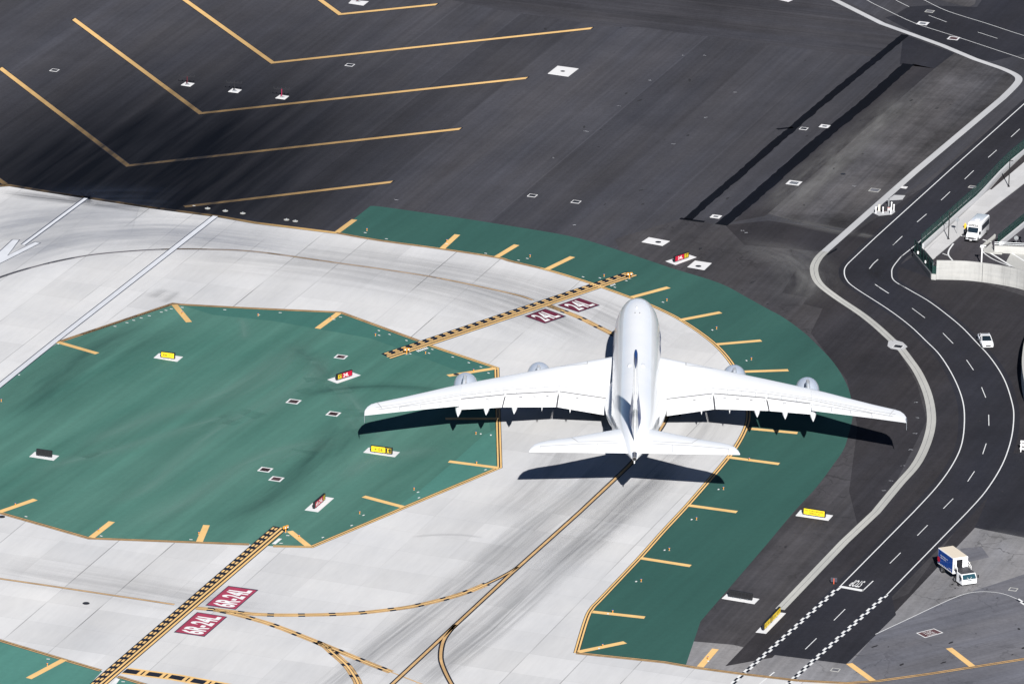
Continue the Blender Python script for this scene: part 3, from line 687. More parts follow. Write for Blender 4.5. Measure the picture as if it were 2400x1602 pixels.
# small painted plates beside the edge lights
plates = [(856,545.6),(905.7,560),(1138.4,594),(1046.5,571.6),(1215.3,610),(1236,606),(1366.5,649),(1406,651.6),(1468,658),(1441,673.3),(1554,708.3),(1669.5,773.4),(1749.7,845),(1684,1146.4),(1621,1217),(1557.6,1288.6),(1491,1362),(1424.8,1437.5),(1404,1518.8),(1659.8,1548.7),(606,738),(656.7,732.8),(798,743),(782.6,748.7),(887.9,774.7),(888.6,785.7),(913,783.7),(952.7,798),(269.5,764.8),(297.6,756.3),(313.4,750.7),(330.8,745.3),(350,740.2),(378,731.5),(389,727.5),(401.5,724),(427,720.6),(526.7,726),(44.7,878.4),(136.6,806),(1013,818.6),(961.4,829),(1005.6,827.6),(1061,836.5),(1098.9,850),(1127,859.5),(1145,874),(1126.7,1016.6),(1150.4,1019.4),(1138,1100.4),(979.8,1153),(981.9,1166),(852,1207),(824,1231),(756.6,1259),(674.6,1254.4),(658.7,1272.5),(61,1210),(237,1255.4),(447.5,1263.9),(112.9,1543.6),(288.6,1596.7),(454.7,482.5)]
pr = random.Random(5)
def edge_dir(x, y):
    best = None
    for L in (EDGE, ISL):
        for p, q_ in zip(L, L[1:]):
            mx, my = (p[0]+q_[0])/2, (p[1]+q_[1])/2; dd = (mx-x)**2+(my-y)**2*6
            if best is None or dd < best[0]: v = G(*q_)-G(*p); best = (dd, atan2(v.y, v.x))
    return best[1]
for x, y in plates:
    c = G(x, y); an = edge_dir(x, y); dx = Vector((cos(an), sin(an), 0))*.23; dy = Vector((-sin(an), cos(an), 0))*.115
    R.quad(*[(p.x,p.y,Z9+.001) for p in (c-dx-dy,c+dx-dy,c+dx+dy,c-dx+dy)], 3)
for q4, n in (([(974,822),(1000,813),(1006,816.5),(980,825)],6), ([(637,1274),(653,1261),(661,1262),(646,1275)],0), ([(262,1602),(272,1589),(281,1590.5),(272,1603)],0), ([(1429,669),(1441,664.5),(1444,667),(1432,671.5)],4)):
    p4 = GG(q4)
    if n:
        for i in range(n):
            a0 = p4[0].lerp(p4[1], i/n+.02); a1 = p4[0].lerp(p4[1], (i+.78)/n); b0 = p4[3].lerp(p4[2], i/n+.02); b1 = p4[3].lerp(p4[2], (i+.78)/n)
            R.quad(*[(p.x,p.y,Z9+.001) for p in (a0,a1,b1,b0)], 3)
    else: R.quad(*[(p.x,p.y,Z9+.001) for p in p4], 3)
# scratches and specks on the asphalt
for x, y in [(2146,942),(2150,979),(2147,1016),(2135,1054),(2118,1090),(2089,1127),(2072,1149),(1650,130),(1525,188),(1450,248),(1374,308),(1298,370),(1598,130),(1724,216),(1652,276),(1578,337),(2003,437),(2100,440),(1740,540),(1750,545),(930,468),(1347,527)]:
    for k in range(2):
        c = G(x+pr.uniform(-3,3), y+pr.uniform(-1,1)); an = pr.uniform(-.5,.5); dx = Vector((cos(an),sin(an),0))*pr.uniform(.08,.34); dy = Vector((-sin(an),cos(an),0))*.035
        R.quad(*[(p.x,p.y,Z8) for p in (c-dx-dy,c+dx-dy,c+dx+dy,c-dx+dy)], 0)
struct('painted_markings', R, [P_RWY, P_BLU, P_RED, P_WHT, P_RED2, P_MAR])
# concrete slabs flush in the pavement (lamp and sign footings)
def slab(name, px, z=.03):
    P = GG(px); mb = MB(); mb.grid([[(p.x,p.y,0) for p in P], [(p.x,p.y,z+.02) for p in P]]); o = mb.build(name, C_PAD); o['kind'] = 'structure'
SL = [[(1284,173),(1307,155),(1356,161.5),(1332,180)],[(1504,567.3),(1520.6,556.3),(1570,565.5),(1553,576.2)],[(1611,626),(1629,611),(1668,617),(1650.8,633)],
 [(360,838.7),(372.4,828),(429,836.4),(415.5,847.7)],[(767.3,889.7),(823,871.5),(845.4,879.5),(790.3,898.7)],[(851.6,1060.2),(863.7,1048.7),(937.4,1059.4),(925.5,1071)],[(714.2,1195),(751,1162),(782.7,1167.2),(745.6,1199.7)],[(1560,612.5),(1611,596),(1632.4,603),(1583,621)],[(1864.7,1208),(1875.8,1195),(1952.4,1207.5),(1941.7,1219.4)],[(1771.2,1480.9),(1817,1433),(1842,1436.5),(1795.7,1484)],[(68.5,1070),(81.7,1058.7),(138.7,1068),(125.7,1079)],[(1691.7,1401.8),(1704.5,1390.3),(1779.8,1403),(1768.3,1414.6)],
 [(423.9,200),(434.5,193),(456,196),(446,203.4)],[(534.6,215.5),(545.5,207.5),(566.5,211),(557.5,218.3)],[(645.3,230.5),(656,223),(677.6,225.8),(667.6,233.6)],[(817,8.2),(824,1),(864,4),(852,13.5)],[(1790,-8),(1830,-8),(1859,0),(1848,5)]]
for s_ in SL: slab('concrete_slab', s_)
area('concrete_slab', [(2046,499),(2056,494),(2070,498),(2080,492),(2096,492),(2098,497),(2090,503),(2060,506)], Z5, C_GUTL)
area('concrete_slab', [(2080,468),(2096,457),(2122,458),(2115,468),(2104,469),(2090,470),(2076,470)], Z5, C_GUTL)

# ------------------------------------------------------------------ the airliner
# local axes: x = to the right wing, y = -(distance aft of the nose), z = up
YAW, BANK = -.0148862214, -.0162979235
pl_ = thing('airliner', 'large white double-deck four-engined airliner with a blue tail taxiing away along the curve', 'airliner',
            (19.2062414, 1084.65081-SHY, 0), (0, BANK, YAW))
def AP(X, Y, Z): return Vector((Y, -X, Z))
ST = [(-1,.06,5.25,5.0),(-.85,.45,5.8,4.5),(-.45,1.0,6.6,3.9),(.3,1.6,7.6,3.35),(1.3,2.15,8.75,2.95),(2.5,2.6,9.7,2.7),(3.9,2.98,10.22,2.52),(5.6,3.27,10.52,2.4),(8,3.46,10.68,2.33),(11,3.55,10.74,2.3),(14,3.57,10.76,2.3),(20,3.57,10.76,2.3),(30,3.57,10.76,2.3),(40,3.57,10.76,2.3),(46,3.57,10.76,2.32),(49.5,3.5,10.76,2.6),(53,3.32,10.72,3.2),(56.5,2.98,10.62,4.05),(60,2.5,10.45,5.1),(63.5,1.95,10.2,6.2),(66.5,1.42,9.9,7.15),(68.8,.98,9.6,7.8),(70.3,.66,9.35,8.2),(71.1,.42,9.15,8.45)]
def sect(w_, zt, zb, n=40):
    zc = zb+(zt-zb)*.43; out = []
    for k in range(n):
        t = 2*pi*k/n; c, s_ = cos(t), sin(t)
        out.append((w_*c*(abs(c)**-.06 if abs(c) > .05 else 1), zc+((zt-zc) if s_ > 0 else (zc-zb))*s_))
    return out
def interp_st(X):
    for a, b in zip(ST, ST[1:]):
        if X <= b[0]:
            t = (X-a[0])/(b[0]-a[0]); return [a[i]+(b[i]-a[i])*t for i in range(1,4)]
    return ST[-1][1:]
fus = MB(); fus.grid([[AP(X, x, z) for x, z in sect(w_, zt, zb)] for X, w_, zt, zb in ST], lambda k, j: 1 if sin(2*pi*(j+.5)/40) < -.62 else 0)
# belly and wing root fairing
F = [(13.5,3.3,3.7,2.0,3.0),(18,3.75,4.7,1.75,3.3),(21,4.15,5.3,1.6,3.5),(26,4.45,5.55,1.5,3.6),(32,4.6,5.6,1.5,3.7),(36,4.55,5.3,1.55,3.6),(38.5,4.35,5.1,1.7,3.5),(41,3.95,4.9,2.0,3.4),(43,3.45,4.6,2.3,3.4),(45,2.7,4.2,2.6,3.4),(46.5,1.6,3.8,2.9,3.4)]
def fair(w_, zt, zb, zc, n=32): return [(w_*(abs(cos(t))**.9)*(1 if cos(t) >= 0 else -1), zc+((zt-zc) if sin(t) > 0 else (zc-zb))*(abs(sin(t))**.95)*(1 if sin(t) >= 0 else -1)) for t in [2*pi*k/n for k in range(n)]]
fb = MB(); fb.grid([[AP(X, x, z) for x, z in fair(w_, zt, zb, zc)] for X, w_, zt, zb, zc in F], 0)
fb.build('belly_fairing', PLANE_W, pl_, smooth=50)
def wz(y): return 5.3+abs(y)/39.87*2.1        # leading edge height
HZ = [(0,2.9),(4.25,3.3),(11.45,5.1),(19.3,6.1),(25.93,6.45),(34.74,7.05),(39.75,7.39)]   # trailing (hinge line) height
LEp = [(0,15.6),(3.7,17.95),(11.4,23.6),(19.3,29.4),(26.86,35.1),(33.95,41.45),(38.2,44.85),(38.9,45.6),(39.4,46.8),(39.72,48.4)]
TEp = [(0,30.9),(4.25,31.5),(11.45,33.5),(19.3,37.8),(25.93,41.0)]        # flap hinge line
TEo = [(25.95,43.2),(34.74,47.85),(39.66,50.65)]
def ip(T, y):
    for a, b in zip(T, T[1:]):
        if y <= b[0]+1e-6: return a[1]+(b[1]-a[1])*(y-a[0])/(b[0]-a[0])
    return T[-1][1]
UPc = [(0,0),(.015,.32),(.05,.52),(.12,.72),(.25,.92),(.4,1),(.55,.9),(.7,.68),(.85,.36),(1,.06)]
def foil(s, y, le, te, tu, tl, z, full=None, z2=None):
    """closed airfoil ring; full = chord the thickness refers to when the profile is cut short at the flap hinge"""
    c = te-le; cf = full or c; pts = []; z2 = z if z2 is None else z2
    for f, h in UPc:
        X = le+c*f; ff = (X-le)/cf; hh = interp1(ff)
        pts.append(AP(X, s*y, z+(z2-z)*f+tu*hh))
    for f, h in UPc[::-1]:
        X = le+c*f; ff = (X-le)/cf; hh = interp1(ff)
        pts.append(AP(X, s*y, z+(z2-z)*f-.02-tl*hh))
    return pts
def interp1(f):
    for a, b in zip(UPc, UPc[1:]):
        if f <= b[0]+1e-9: return a[1]+(b[1]-a[1])*(f-a[0])/(b[0]-a[0])
    return .06
def wtop(y, X):     # height of the upper skin
    le = ip(LEp, y); cf = chordf(y); c = cf; tk = thick(y)
    te = ip(TEp, y) if y < 25.94 else ip(TEo, y); f = (X-le)/(te-le)
    return wz(y)+(ip(HZ,y)-wz(y))*f+tk*.42*interp1(min(1, max(0, (X-le)/cf)))
def chordf(y):
    if y < 25.94: return ip(TEp, y)-ip(LEp, y)+ (2.3+max(0,(12-y))*.12)
    return ip(TEo, y)-ip(LEp, y)
def thick(y): return max(.12, (2.1-(2.1-.75)*min(1, y/26)) if y < 26 else .75-.6*(y-26)/13.7)
def gt(y): return thick(y)*.42*interp1((ip(TEp,y)-ip(LEp,y))/chordf(y))
for s in (-1, 1):
    wg = MB(); side = 'left' if s < 0 else 'right'
    rings = []
    for y in (2.2,3.7,4.3,7,9.5,11.45,14,16.5,19.3,22.5,25.93):
        rings.append(foil(s, y, ip(LEp,y), ip(TEp,y), thick(y)*.42, thick(y)*.58, wz(y), chordf(y), ip(HZ,y)))
    und = lambda k, j: 2 if 10 <= j < 18 else 0
    wg.grid(rings, und)
    rings = []
    for y in (25.94,28,31,34.7,37,38.2,38.9,39.4,39.7):
        rings.append(foil(s, y, ip(LEp,y), ip(TEo,min(y,39.66)), thick(y)*.42, thick(y)*.58, wz(y), None, ip(HZ,y)))
    wg.grid(rings, und)
    # drooped flaps
    fl = [((4.5,31.55),(11.35,33.5),(4.62,34.75),(11.6,37.4),2.3,4.4),((11.6,33.6),(19.2,37.75),(11.85,37.5),(19.6,41.0),4.45,5.55),((19.45,37.9),(25.8,40.95),(19.8,41.05),(26.35,42.95),5.55,5.75)]
    ML = {0: [(8.8,.28,.09),(7.0,.06,.12),(11.1,.05,.14)], 1: [(12.0,.05,.14),(13.2,.24,.09),(15.1,.24,.09),(17.1,.24,.09),(19.0,.05,.14)], 2: [(19.8,.05,.14),(22.0,.28,.09),(24.7,.05,.14)]}
    for fi_, (a, b, c, d, za, zb_) in enumerate(fl):
        m_ = MB()
        def fring(p, q, zt):
            out = []; z0 = ip(HZ, p[0]); g_ = gt(p[0])
            for f in (0,.06,.2,.5,.8,1): out.append(AP(p[1]+(q[1]-p[1])*f, s*(p[0]+(q[0]-p[0])*f), z0+g_*(1-f)-(z0-zt)*f**1.2+.01))
            for f in (1,.8,.5,.2,.06,0): out.append(AP(p[1]+(q[1]-p[1])*f, s*(p[0]+(q[0]-p[0])*f), z0-.36*(1-f)-.05-(z0-zt)*f**1.2))
            return out
        R_ = []
        for k in range(5):
            t = k/4; p = (a[0]+(b[0]-a[0])*t, a[1]+(b[1]-a[1])*t); q_ = (c[0]+(d[0]-c[0])*t, c[1]+(d[1]-c[1])*t); R_.append(fring(p, q_, za+(zb_-za)*t))
        m_.grid(R_, lambda k, j: 2 if 6 <= j < 11 else 0)
        za_, zc_ = ip(HZ,a[0]), ip(HZ,b[0])     # the gap at the hinge, the gap at the outer end and the access marks
        p0, p1 = AP(a[1]-.02, s*a[0], za_+gt(a[0])+.09), AP(b[1]-.02, s*b[0], zc_+gt(b[0])+.09)
        for P_ in ((p0,p1),): m_.grid([[q_+Vector((0,.16,-.3)), q_+Vector((0,-.10,-.3)), q_+Vector((0,-.10,0)), q_+Vector((0,.16,0))] for q_ in P_], 1)
        e0, e1 = AP(b[1], s*(b[0]+.12), zc_+.02), AP(d[1]-.1, s*(d[0]+.14), zb_)
        m_.grid([[q_+Vector((-.04,0,-.1)),q_+Vector((.04,0,-.1)),q_+Vector((.04,0,.08)),q_+Vector((-.04,0,.08))] for q_ in (e0,e1)], 1)
        for y, wx, wy in ML[fi_]:
            t = (y-a[0])/(b[0]-a[0]); k = .27; z0 = za_+(zc_-za_)*t; zt = za+(zb_-za)*t; hx = a[1]+(b[1]-a[1])*t; cx_ = c[1]+(d[1]-c[1])*t
            q_ = AP(hx+(cx_-hx)*k, s*y, z0+gt(y)*(1-k)-(z0-zt)*k**1.2+.03)
            m_.grid([[q_+Vector((dx,dy,h_)) for dx, dy in ((-wx,-wy),(wx,-wy),(wx,wy),(-wx,wy))] for h_ in (-.1,.03)], 1)
        m_.build('flap', [PLANE_W, LINE_D, PLANE_B], pl_, smooth=35)
    # thin panel gaps: slats, spoilers, ailerons
    def lineon(pts, wd=.05, n=8):
        wd *= 1.5
        for (y0,X0),(y1,X1) in zip(pts, pts[1:]):
            d = Vector((s*(y1-y0), -(X1-X0), 0)).normalized(); nn = Vector((-d.y, d.x, 0))*wd
            pr_ = None
            for k in range(n+1):
                y = y0+(y1-y0)*k/n; X = X0+(X1-X0)*k/n; c = AP(X, s*y, wtop(y,X)+.05)
                cur = (c-nn, c+nn)
                if pr_: wg.quad(pr_[0], pr_[1], cur[1], cur[0], 1)
                pr_ = cur
    h = lambda y, o: (y, ip(TEp if y < 25.94 else TEo, y)+o)
    lineon([h(9.5,-1.55),h(11.45,-1.6),h(19.3,-1.55),h(25.9,-1.35),(34.5,45.9),(37.8,48.0)])
    lineon([h(8.0,-2.6),h(11.45,-2.5),h(19.3,-2.35),h(25.9,-2.0),(34.7,45.1),(38.2,47.2)], .025)
    for y in (11.45,13.6,15.7,17.7,19.6,21.6,23.8): lineon([h(y,-1.55),h(y,-.1)], .025, 2)
    lineon([(26.1,41.3),(34.7,46.25)]); lineon([(34.7,46.25),(34.74,47.8)], .035, 2); lineon([(28.8,42.8),(28.9,44.5)], .03, 2); lineon([(31.6,44.5),(31.7,46.1)], .03, 2)
    lineon([(38.05,44.95),(37.3,47.3)], .045, 3)
    lineon([(7.4,ip(LEp,7.4)+.1),(7.4,ip(LEp,7.4)+1.9)], .05, 3); lineon([(7.4,ip(LEp,7.4)+1.9),(11.4,ip(LEp,11.4)+.8)], .03)
    lineon([(4.6,28.2),(7.2,28.2),(7.6,28.7),(7.2,30.0)], .03, 3)
    wg.build('wing', [PLANE_W, LINE_G, PLANE_B], pl_, smooth=50)
    # wing tip fence
    tf = MB()
    prof = [(48.4,0),(49.9,.5),(50.7,.5),(50.7,0),(50.8,-1.1),(49.9,-1.0)]
    tf.grid([[AP(X, s*(39.68+o), wz(39.7)+z) for X, z in prof] for o in (0,.03)], 0)
    tf.build('wingtip_fence', PLANE_B, pl_)
    # flap track fairings
    for y, X1, wd in ((26.15,45.0,.52),(22.05,43.7,.52),(17.95,42.2,.52),(13.9,39.2,.22),(9.75,37.4,.3)):
        ff = MB(); X0 = X1-7.2; zt_ = ip([(4.5,2.3),(11.5,4.4),(19.5,5.5),(26.5,5.75)], y)
        R_ = []
        for k in range(9):
            t = k/8; r = wd*(sin(pi*min(1,t*.62+.06)**.9)**.8) if t < .55 else wd*max(.02, (1-((t-.55)/.45)**1.6))
            X = X0+(X1-X0)*t; zc = zt_-.30+(.5*(1-t)-.12*t)
            R_.append([AP(X, s*(y+r*cos(a_)), zc+r*1.15*sin(a_)) for a_ in [2*pi*j/14 for j in range(14)]])
        ff.grid(R_, 0); ff.build('flap_track_fairing', PLANE_W, pl_, smooth=50)
    # tailplane
    tp = MB(); T = []
    tle = [(0.2,57.6),(2.83,59.5),(9.41,64.85),(12.5,66.9),(13.6,67.9),(14.4,69.0),(14.9,70.6),(15.15,72.0)]
    tte = lambda y: 68.35+(72.4-68.35)*(y/15.185)
    for y, le in tle:
        te = tte(y); c = te-le; th = max(.05, .10*c); z = 8.55+y*.092
        T.append(foil(s, y, le, te, th*.5, th*.5, z))
    tp.grid(T, 0)
    def tl(pts, wd=.06, n=4):
        for (y0,X0),(y1,X1) in zip(pts, pts[1:]):
            d = Vector((s*(y1-y0), -(X1-X0), 0)).normalized(); nn = Vector((-d.y, d.x, 0))*wd; pr_ = None
            for k in range(n+1):
                y = y0+(y1-y0)*k/n; X = X0+(X1-X0)*k/n; le = ip(tle, y); c = tte(y)-le
                cc = AP(X, s*y, 8.55+y*.092+.05*c*interp1(min(1,(X-le)/c))+.05); cur = (cc-nn, cc+nn)
                if pr_: tp.quad(pr_[0], pr_[1], cur[1], cur[0], 1)
                pr_ = cur
    tl([(2.4,66.0),(7.9,67.8),(13.6,70.2)]); tl([(9.3,64.95),(8.2,67.1),(2.6,65.2)]); tl([(5.4,67.0),(5.5,69.7)], .03, 2); tl([(13.5,70.2),(13.6,71.9)], .03, 2)
    tp.build('tailplane', [PLANE_W, LINE_G], pl_, smooth=50)
    # engines
    for ye, X0, zc in ((14.7,16.9,2.62),(25.6,23.3,3.05)):
        en = MB(); N = 32
        prof = [(1.2,1.38),(.35,1.42),(.05,1.50),(0,1.57),(.06,1.64),(.4,1.74),(1.2,1.83),(2.2,1.86),(3.2,1.80),(4.2,1.66),(4.9,1.52),(4.88,1.46),(4.2,1.50)]
        def ring(X, r): return [AP(X0+X, s*ye+r*sin(2*pi*k/N), zc+r*cos(2*pi*k/N)) for k in range(N)]
        en.grid([ring(*p) for p in prof], lambda k, j: 1 if k in (1,2,3) else 0, caps=(False, False))
        nac = en.build('engine', [ENG_G, METAL], pl_, smooth=50)
        cw = MB(); cw.grid([ring(*p) for p in [(3.6,1.05),(4.6,1.05),(5.6,.86),(6.5,.66)]], 0, caps=(True, False)); cw.build('core_cowl', METAL, nac, smooth=50)
        pg_ = MB(); pg_.grid([ring(*p) for p in [(6.0,.40),(6.6,.38),(7.3,.16),(7.6,.03)]], 0); pg_.build('exhaust_plug', DARKM, nac, smooth=50)
        fn = MB(); fn.grid([ring(1.25,1.39), ring(1.3,.3)], 0, caps=(False,False)); fn.grid([ring(.75,.02), ring(.95,.2), ring(1.3,.36)], 1)
        for k in range(24):
            a_ = 2*pi*k/24; b_ = a_+.14
            fn.quad(*[AP(X0+x_, s*ye+r*sin(t_), zc+r*cos(t_)) for x_, r, t_ in ((1.1,.34,a_),(1.1,1.38,a_),(1.24,1.38,b_),(1.24,.34,b_))], 2)
        fn.build('fan', [BLACK, DARKM, DARKM], nac)
        sd = MB(); zc2 = zc+1.77
        sd.grid([[AP(X0+x_, s*ye+.07+dx, zc2+dz) for dx, dz in ((-.05,0),(.05,0),(.05,.03),(-.05,.03))] for x_ in (.95,1.12)], 0)
        sd.build('service_panel', LINE_D, nac)
        # pylon: narrow nose on the cowl, widening back into the wing
        py = MB(); le = ip(LEp, ye); zt = wz(ye)
        S = [(X0+2.3,.06,zc+1.6,zc+1.83),(X0+2.9,.20,zc+1.6,zc+2.1),(X0+3.8,.30,zc+1.5,zc+2.3),(X0+5.0,.34,zc+1.4,(zc+2.4+zt)/2),(le+.3,.36,zc+1.2,zt-.05),(le+3,.34,zc+.9,zt-.25),(le+6,.1,zt-1.1,zt-.7)]
        py.grid([[AP(X, s*ye+w_*c_, (za+zb)/2+(zb-za)/2*d_) for c_, d_ in ((-1,-.7),(-.9,.6),(-.4,1),(.4,1),(.9,.6),(1,-.7))] for X, w_, za, zb in S], 0)
        py.build('pylon', PLANE_W, pl_, smooth=45)
    # cabin windows, doors and name
    for zz, x0, x1, skip in ((5.55,6.5,60,0),(8.15,5.6,56,0)):
        X = x0
        while X < x1:
            w_, zt, zb = interp_st(X); zc = zb+(zt-zb)*.43
            sn = (zz-zc)/((zt-zc) if zz > zc else (zc-zb)); r = w_*sqrt(max(0, 1-sn*sn))
            xx = s*(r+.035)
            tilt = .10*(1 if zz > 7 else 0)
            if not any(abs(X-d_) < .7 for d_ in (8,17,30.5,42,54)):
                fus.quad(AP(X,xx+s*.04,zz-.2),AP(X+.30,xx+s*.04,zz-.2),AP(X+.30,xx-s*tilt*1.2,zz+.2),AP(X,xx-s*tilt*1.2,zz+.2), 2)
            X += .54
    for X in (8,17,30.5,42,54):
        for zz in ((4.3,6.3),(7.1,8.7)):
            if zz[0] > 7 and X > 50: continue
            for e in (0,1):
                w_, zt, zb = interp_st(X); zc = zb+(zt-zb)*.43
                pts = []
                for k in range(6):
                    z = zz[0]+(zz[1]-zz[0])*k/5; sn = (z-zc)/((zt-zc) if z > zc else (zc-zb)); pts.append((s*(w_*sqrt(max(0,1-sn*sn))+.05), z))
                for (xa, za), (xb, zb2) in zip(pts, pts[1:]): fus.quad(AP(X+e*1.05-.52,xa,za),AP(X+e*1.05-.46,xa,za),AP(X+e*1.05-.46,xb,zb2),AP(X+e*1.05-.52,xb,zb2), 3)
    V, Fc, _ = glyphs('CHINA SOUTHERN', .03)
    def pm(u, v):
        X = (10.2+u*9.6) if s < 0 else (19.8-u*9.6); z = 6.2+v*1.25
        w_, zt, zb = interp_st(X); zc = zb+(zt-zb)*.43; sn = (z-zc)/(zt-zc); return AP(X, s*(w_*sqrt(max(0,1-sn*sn))*1.0+.06), z)
    for f in Fc: fus.face([pm(*V[i]) for i in f], 4)
fus.build('fuselage', [PLANE_W, PLANE_B, GLASS, LINE_G, NAVY], pl_, smooth=50)
# fin with dorsal fillet
fi = MB()
FN = [(9.3,53.2,67.6,.5),(10.4,54.6,67.7,.72),(11.2,57.0,68.0,.86),(12.5,58.2,68.5,.80),(14.2,59.5,69.0,.62),(16.2,61.1,69.6,.44),(20,64.0,70.9,.34),(22.6,66.0,71.7,.29),(23.6,66.8,72.0,.27),(24.0,67.4,72.1,.20),(24.1,68.0,72.0,.08)]
R_ = []
for z, le, te, hw_ in FN:
    c = te-le; top = [(0,.02),(.02,.35),(.08,.7),(.2,.93),(.35,1),(.55,.9),(.75,.58),(.9,.28),(1,.06)]
    R_.append([AP(le+c*f, hw_*h_, z) for f, h_ in top]+[AP(le+c*f, -hw_*h_, z) for f, h_ in top[::-1]])
fi.grid(R_, lambda k, j: 1 if k >= 7 else (1 if k < 5 and (j in range(1,6) or j in range(11,16)) else 0))  # white middle zone paints in the sky reflection on the navy sides
fin = fi.build('tail_fin', [PLANE_W, NAVY], pl_, smooth=50)
ap = MB(); ap.cyl(AP(70.3,0,9.05), AP(71.6,0,8.78), .42, .34, 16, 0); ap.cyl(AP(71.0,0,8.9), AP(71.63,0,8.775), .26, .26, 14, 1); ap.cyl(AP(71.2,0,8.42), AP(72.0,0,8.30), .11, .08, 8, 2)
ap.build('tail_exhaust', [METAL, BLACK, S_WHT], pl_, smooth=40)
dm = MB()
def dome(X, Y, lx, ly, hz, m=0):
    w_, zt, zb = interp_st(X); zc = zb+(zt-zb)*.43; z0 = zc+(zt-zc)*sqrt(1-(Y/w_)**2)-.08
    dm.grid([[AP(X+lx*r*cos(t), Y+ly*r*sin(t), z0+hz*sqrt(1-r*r)) for t in [2*pi*k/14 for k in range(14)]] for r in (1,.85,.6,.3,.05)], m)
for a_ in ((36.0,.95,1.0,.36,.24),(36.0,-.95,1.0,.36,.24),(9.8,-.15,.7,.16,.25)): dm = MB(); dome(*a_); dm.build('antenna_dome', PLANE_W, pl_, smooth=50)
for X, Y in ((12.6,-.35),(12.6,.35)): 
    z0 = interp_st(X)[1]-.05; an = MB(); an.box(Y-.06,Y+.06,-X-.12,-X+.12,z0,z0+.16); an.build('antenna', LINE_D, pl_)
for X, z0 in ((65.9,9.6),(66.9,9.35)): an = MB(); an.box(-.52,-.42,-X-.1,-X+.1,z0-.1,z0+.22); an.build('vent', LINE_D, pl_)
ck = MB()
for s in (-1,1):
    for X0, X1, a0, a1 in ((2.35,2.9,.05,.85),(2.5,3.3,.95,1.7),(3.0,3.9,1.8,2.25)):
        def sp_(X, yy):
            w_, zt, zb = interp_st(X); zc = zb+(zt-zb)*.43; return AP(X, s*yy*1.0, zc+(zt-zc)*sqrt(max(0,1-(yy/w_)**2))+.03)
        ck.quad(sp_(X0,a0), sp_(X0,a1), sp_(X1,a1*1.05), sp_(X1,a0*1.05))
ck.build('cockpit_windows', GLASS, pl_)
# landing gear
def gear(X, Y, zt, rows, name='landing_gear', pair=1.0):
    g = MB(); g.cyl(AP(X,Y,.7), AP(X,Y,zt), .16, .2, 10, 0)
    if len(rows) > 1: g.box(Y-.12,Y+.12,-(X+rows[-1])-.1,-(X+rows[0])+.1,.55,.8)
    o = g.build(name, GALV, pl_)
    for r in rows:
        for d in (-pair/2, pair/2):
            t = MB(); t.cyl(AP(X+r,Y+d-.22,.68), AP(X+r,Y+d+.22,.68), .68, .68, 20, 0); t.cyl(AP(X+r,Y+d-.23,.68), AP(X+r,Y+d+.23,.68), .3, .3, 14, 1)
            t.build('wheel', [RUBBER, GALV], o)
gear(5.0,0,3.2,[0]); gear(27.5,-6.0,4.4,[-.8,.8]); gear(27.5,6.0,4.4,[-.8,.8]); gear(31.5,-2.6,3.0,[-1.6,0,1.6]); gear(31.5,2.6,3.0,[-1.6,0,1.6])

# ------------------------------------------------------------------ airfield signs
def sign(name, label, bl, br, h, panels, zb=.22, th=.34, back=False, feet=True):
    """panels: (start, end, material index, text, text material, text box)"""
    A = G(*bl, zb); B = G(*br, zb); ex = B-A; L = ex.length; an = atan2(ex.y, ex.x)
    c = (A+B)/2
    root = thing(name, label, 'sign', (c.x, c.y, .05), an)
    m = MB(); x0 = -L/2; z0 = zb-.05
    # case with chamfered ends, y grows away from the viewer
    prof = [(0,z0+.06),(0.0,z0+h-.05),(.05,z0+h),(th-.05,z0+h),(th,z0+h-.05),(th,z0+.1),(th-.06,z0),(.06,z0)]
    m.grid([[(x, y, z) for y, z in prof] for x in (x0-.10, L/2+.10)], 0)
    case = m.build('case', BLACK, root, bevel=.02)
    if feet:
        for x in (x0+.3*L*.6, 0, L/2-.3*L*.6):
            f = MB(); f.cyl((x,th/2,0),(x,th/2,z0+.01),.05); f.box(x-.12,x+.12,th/2-.12,th/2+.12,0,.03); f.build('leg', GALV, root)
    for (s0, s1, mi, tx, tm, bx) in panels:
        p = MB(); xa, xb = x0+L*s0+.02, x0+L*s1-.02
        p.face([(xa,-.012,z0+.07),(xb,-.012,z0+.07),(xb,-.012,z0+h-.06),(xa,-.012,z0+h-.06)], 0)
        if tx:
            for t_, (u0, v0, u1, v1) in zip(tx, bx):
                w_ = xb-xa; hh = h-.13
                text_on(p, t_, (xa+w_*u0,-.02,z0+.07+hh*v0), (w_*(u1-u0),0,0), (0,0,hh*(v1-v0)), 1, .012)
        if mi is BLACK:      # yellow inset border of a location panel
            e = .035
            for q in ((xa+.04,xb-.04,z0+.11,z0+.11+e),(xa+.04,xb-.04,z0+h-.10-e,z0+h-.10),(xa+.04,xa+.04+e,z0+.11,z0+h-.10),(xb-.04-e,xb-.04,z0+.11,z0+h-.10)):
                p.face([(q[0],-.018,q[2]),(q[1],-.018,q[2]),(q[1],-.018,q[3]),(q[0],-.018,q[3])], 1)
        p.build('panel', [mi, tm], root, flipfix=False)
    if back:
        for k in range(int(L/.55)):
            f = MB(); x = x0+.25+k*.55; f.box(x-.03,x+.03,-.05,0,z0+.04,z0+h-.02); f.build('rib', DARKM, root)
    return root
LF = (.20,.20,.80,.80)
sign('taxiway_sign','small yellow sign reading E6 with a right arrow, far left on the green island',(377.8,836.5),(407.9,840.3),.88,[(0,1,S_YEL,('E6\u2192',),BLACK,((.16,.22,.76,.78),))])
sign('taxiway_sign','black and red sign reading E6 24L on the green island behind the left wing',(791.4,890),(825,879.6),.9,[(0,.30,BLACK,('E6',),S_YEL,((.12,.14,.88,.86),)),(.30,1,S_RED,('24L',),S_WHT,((.12,.16,.66,.86),))])
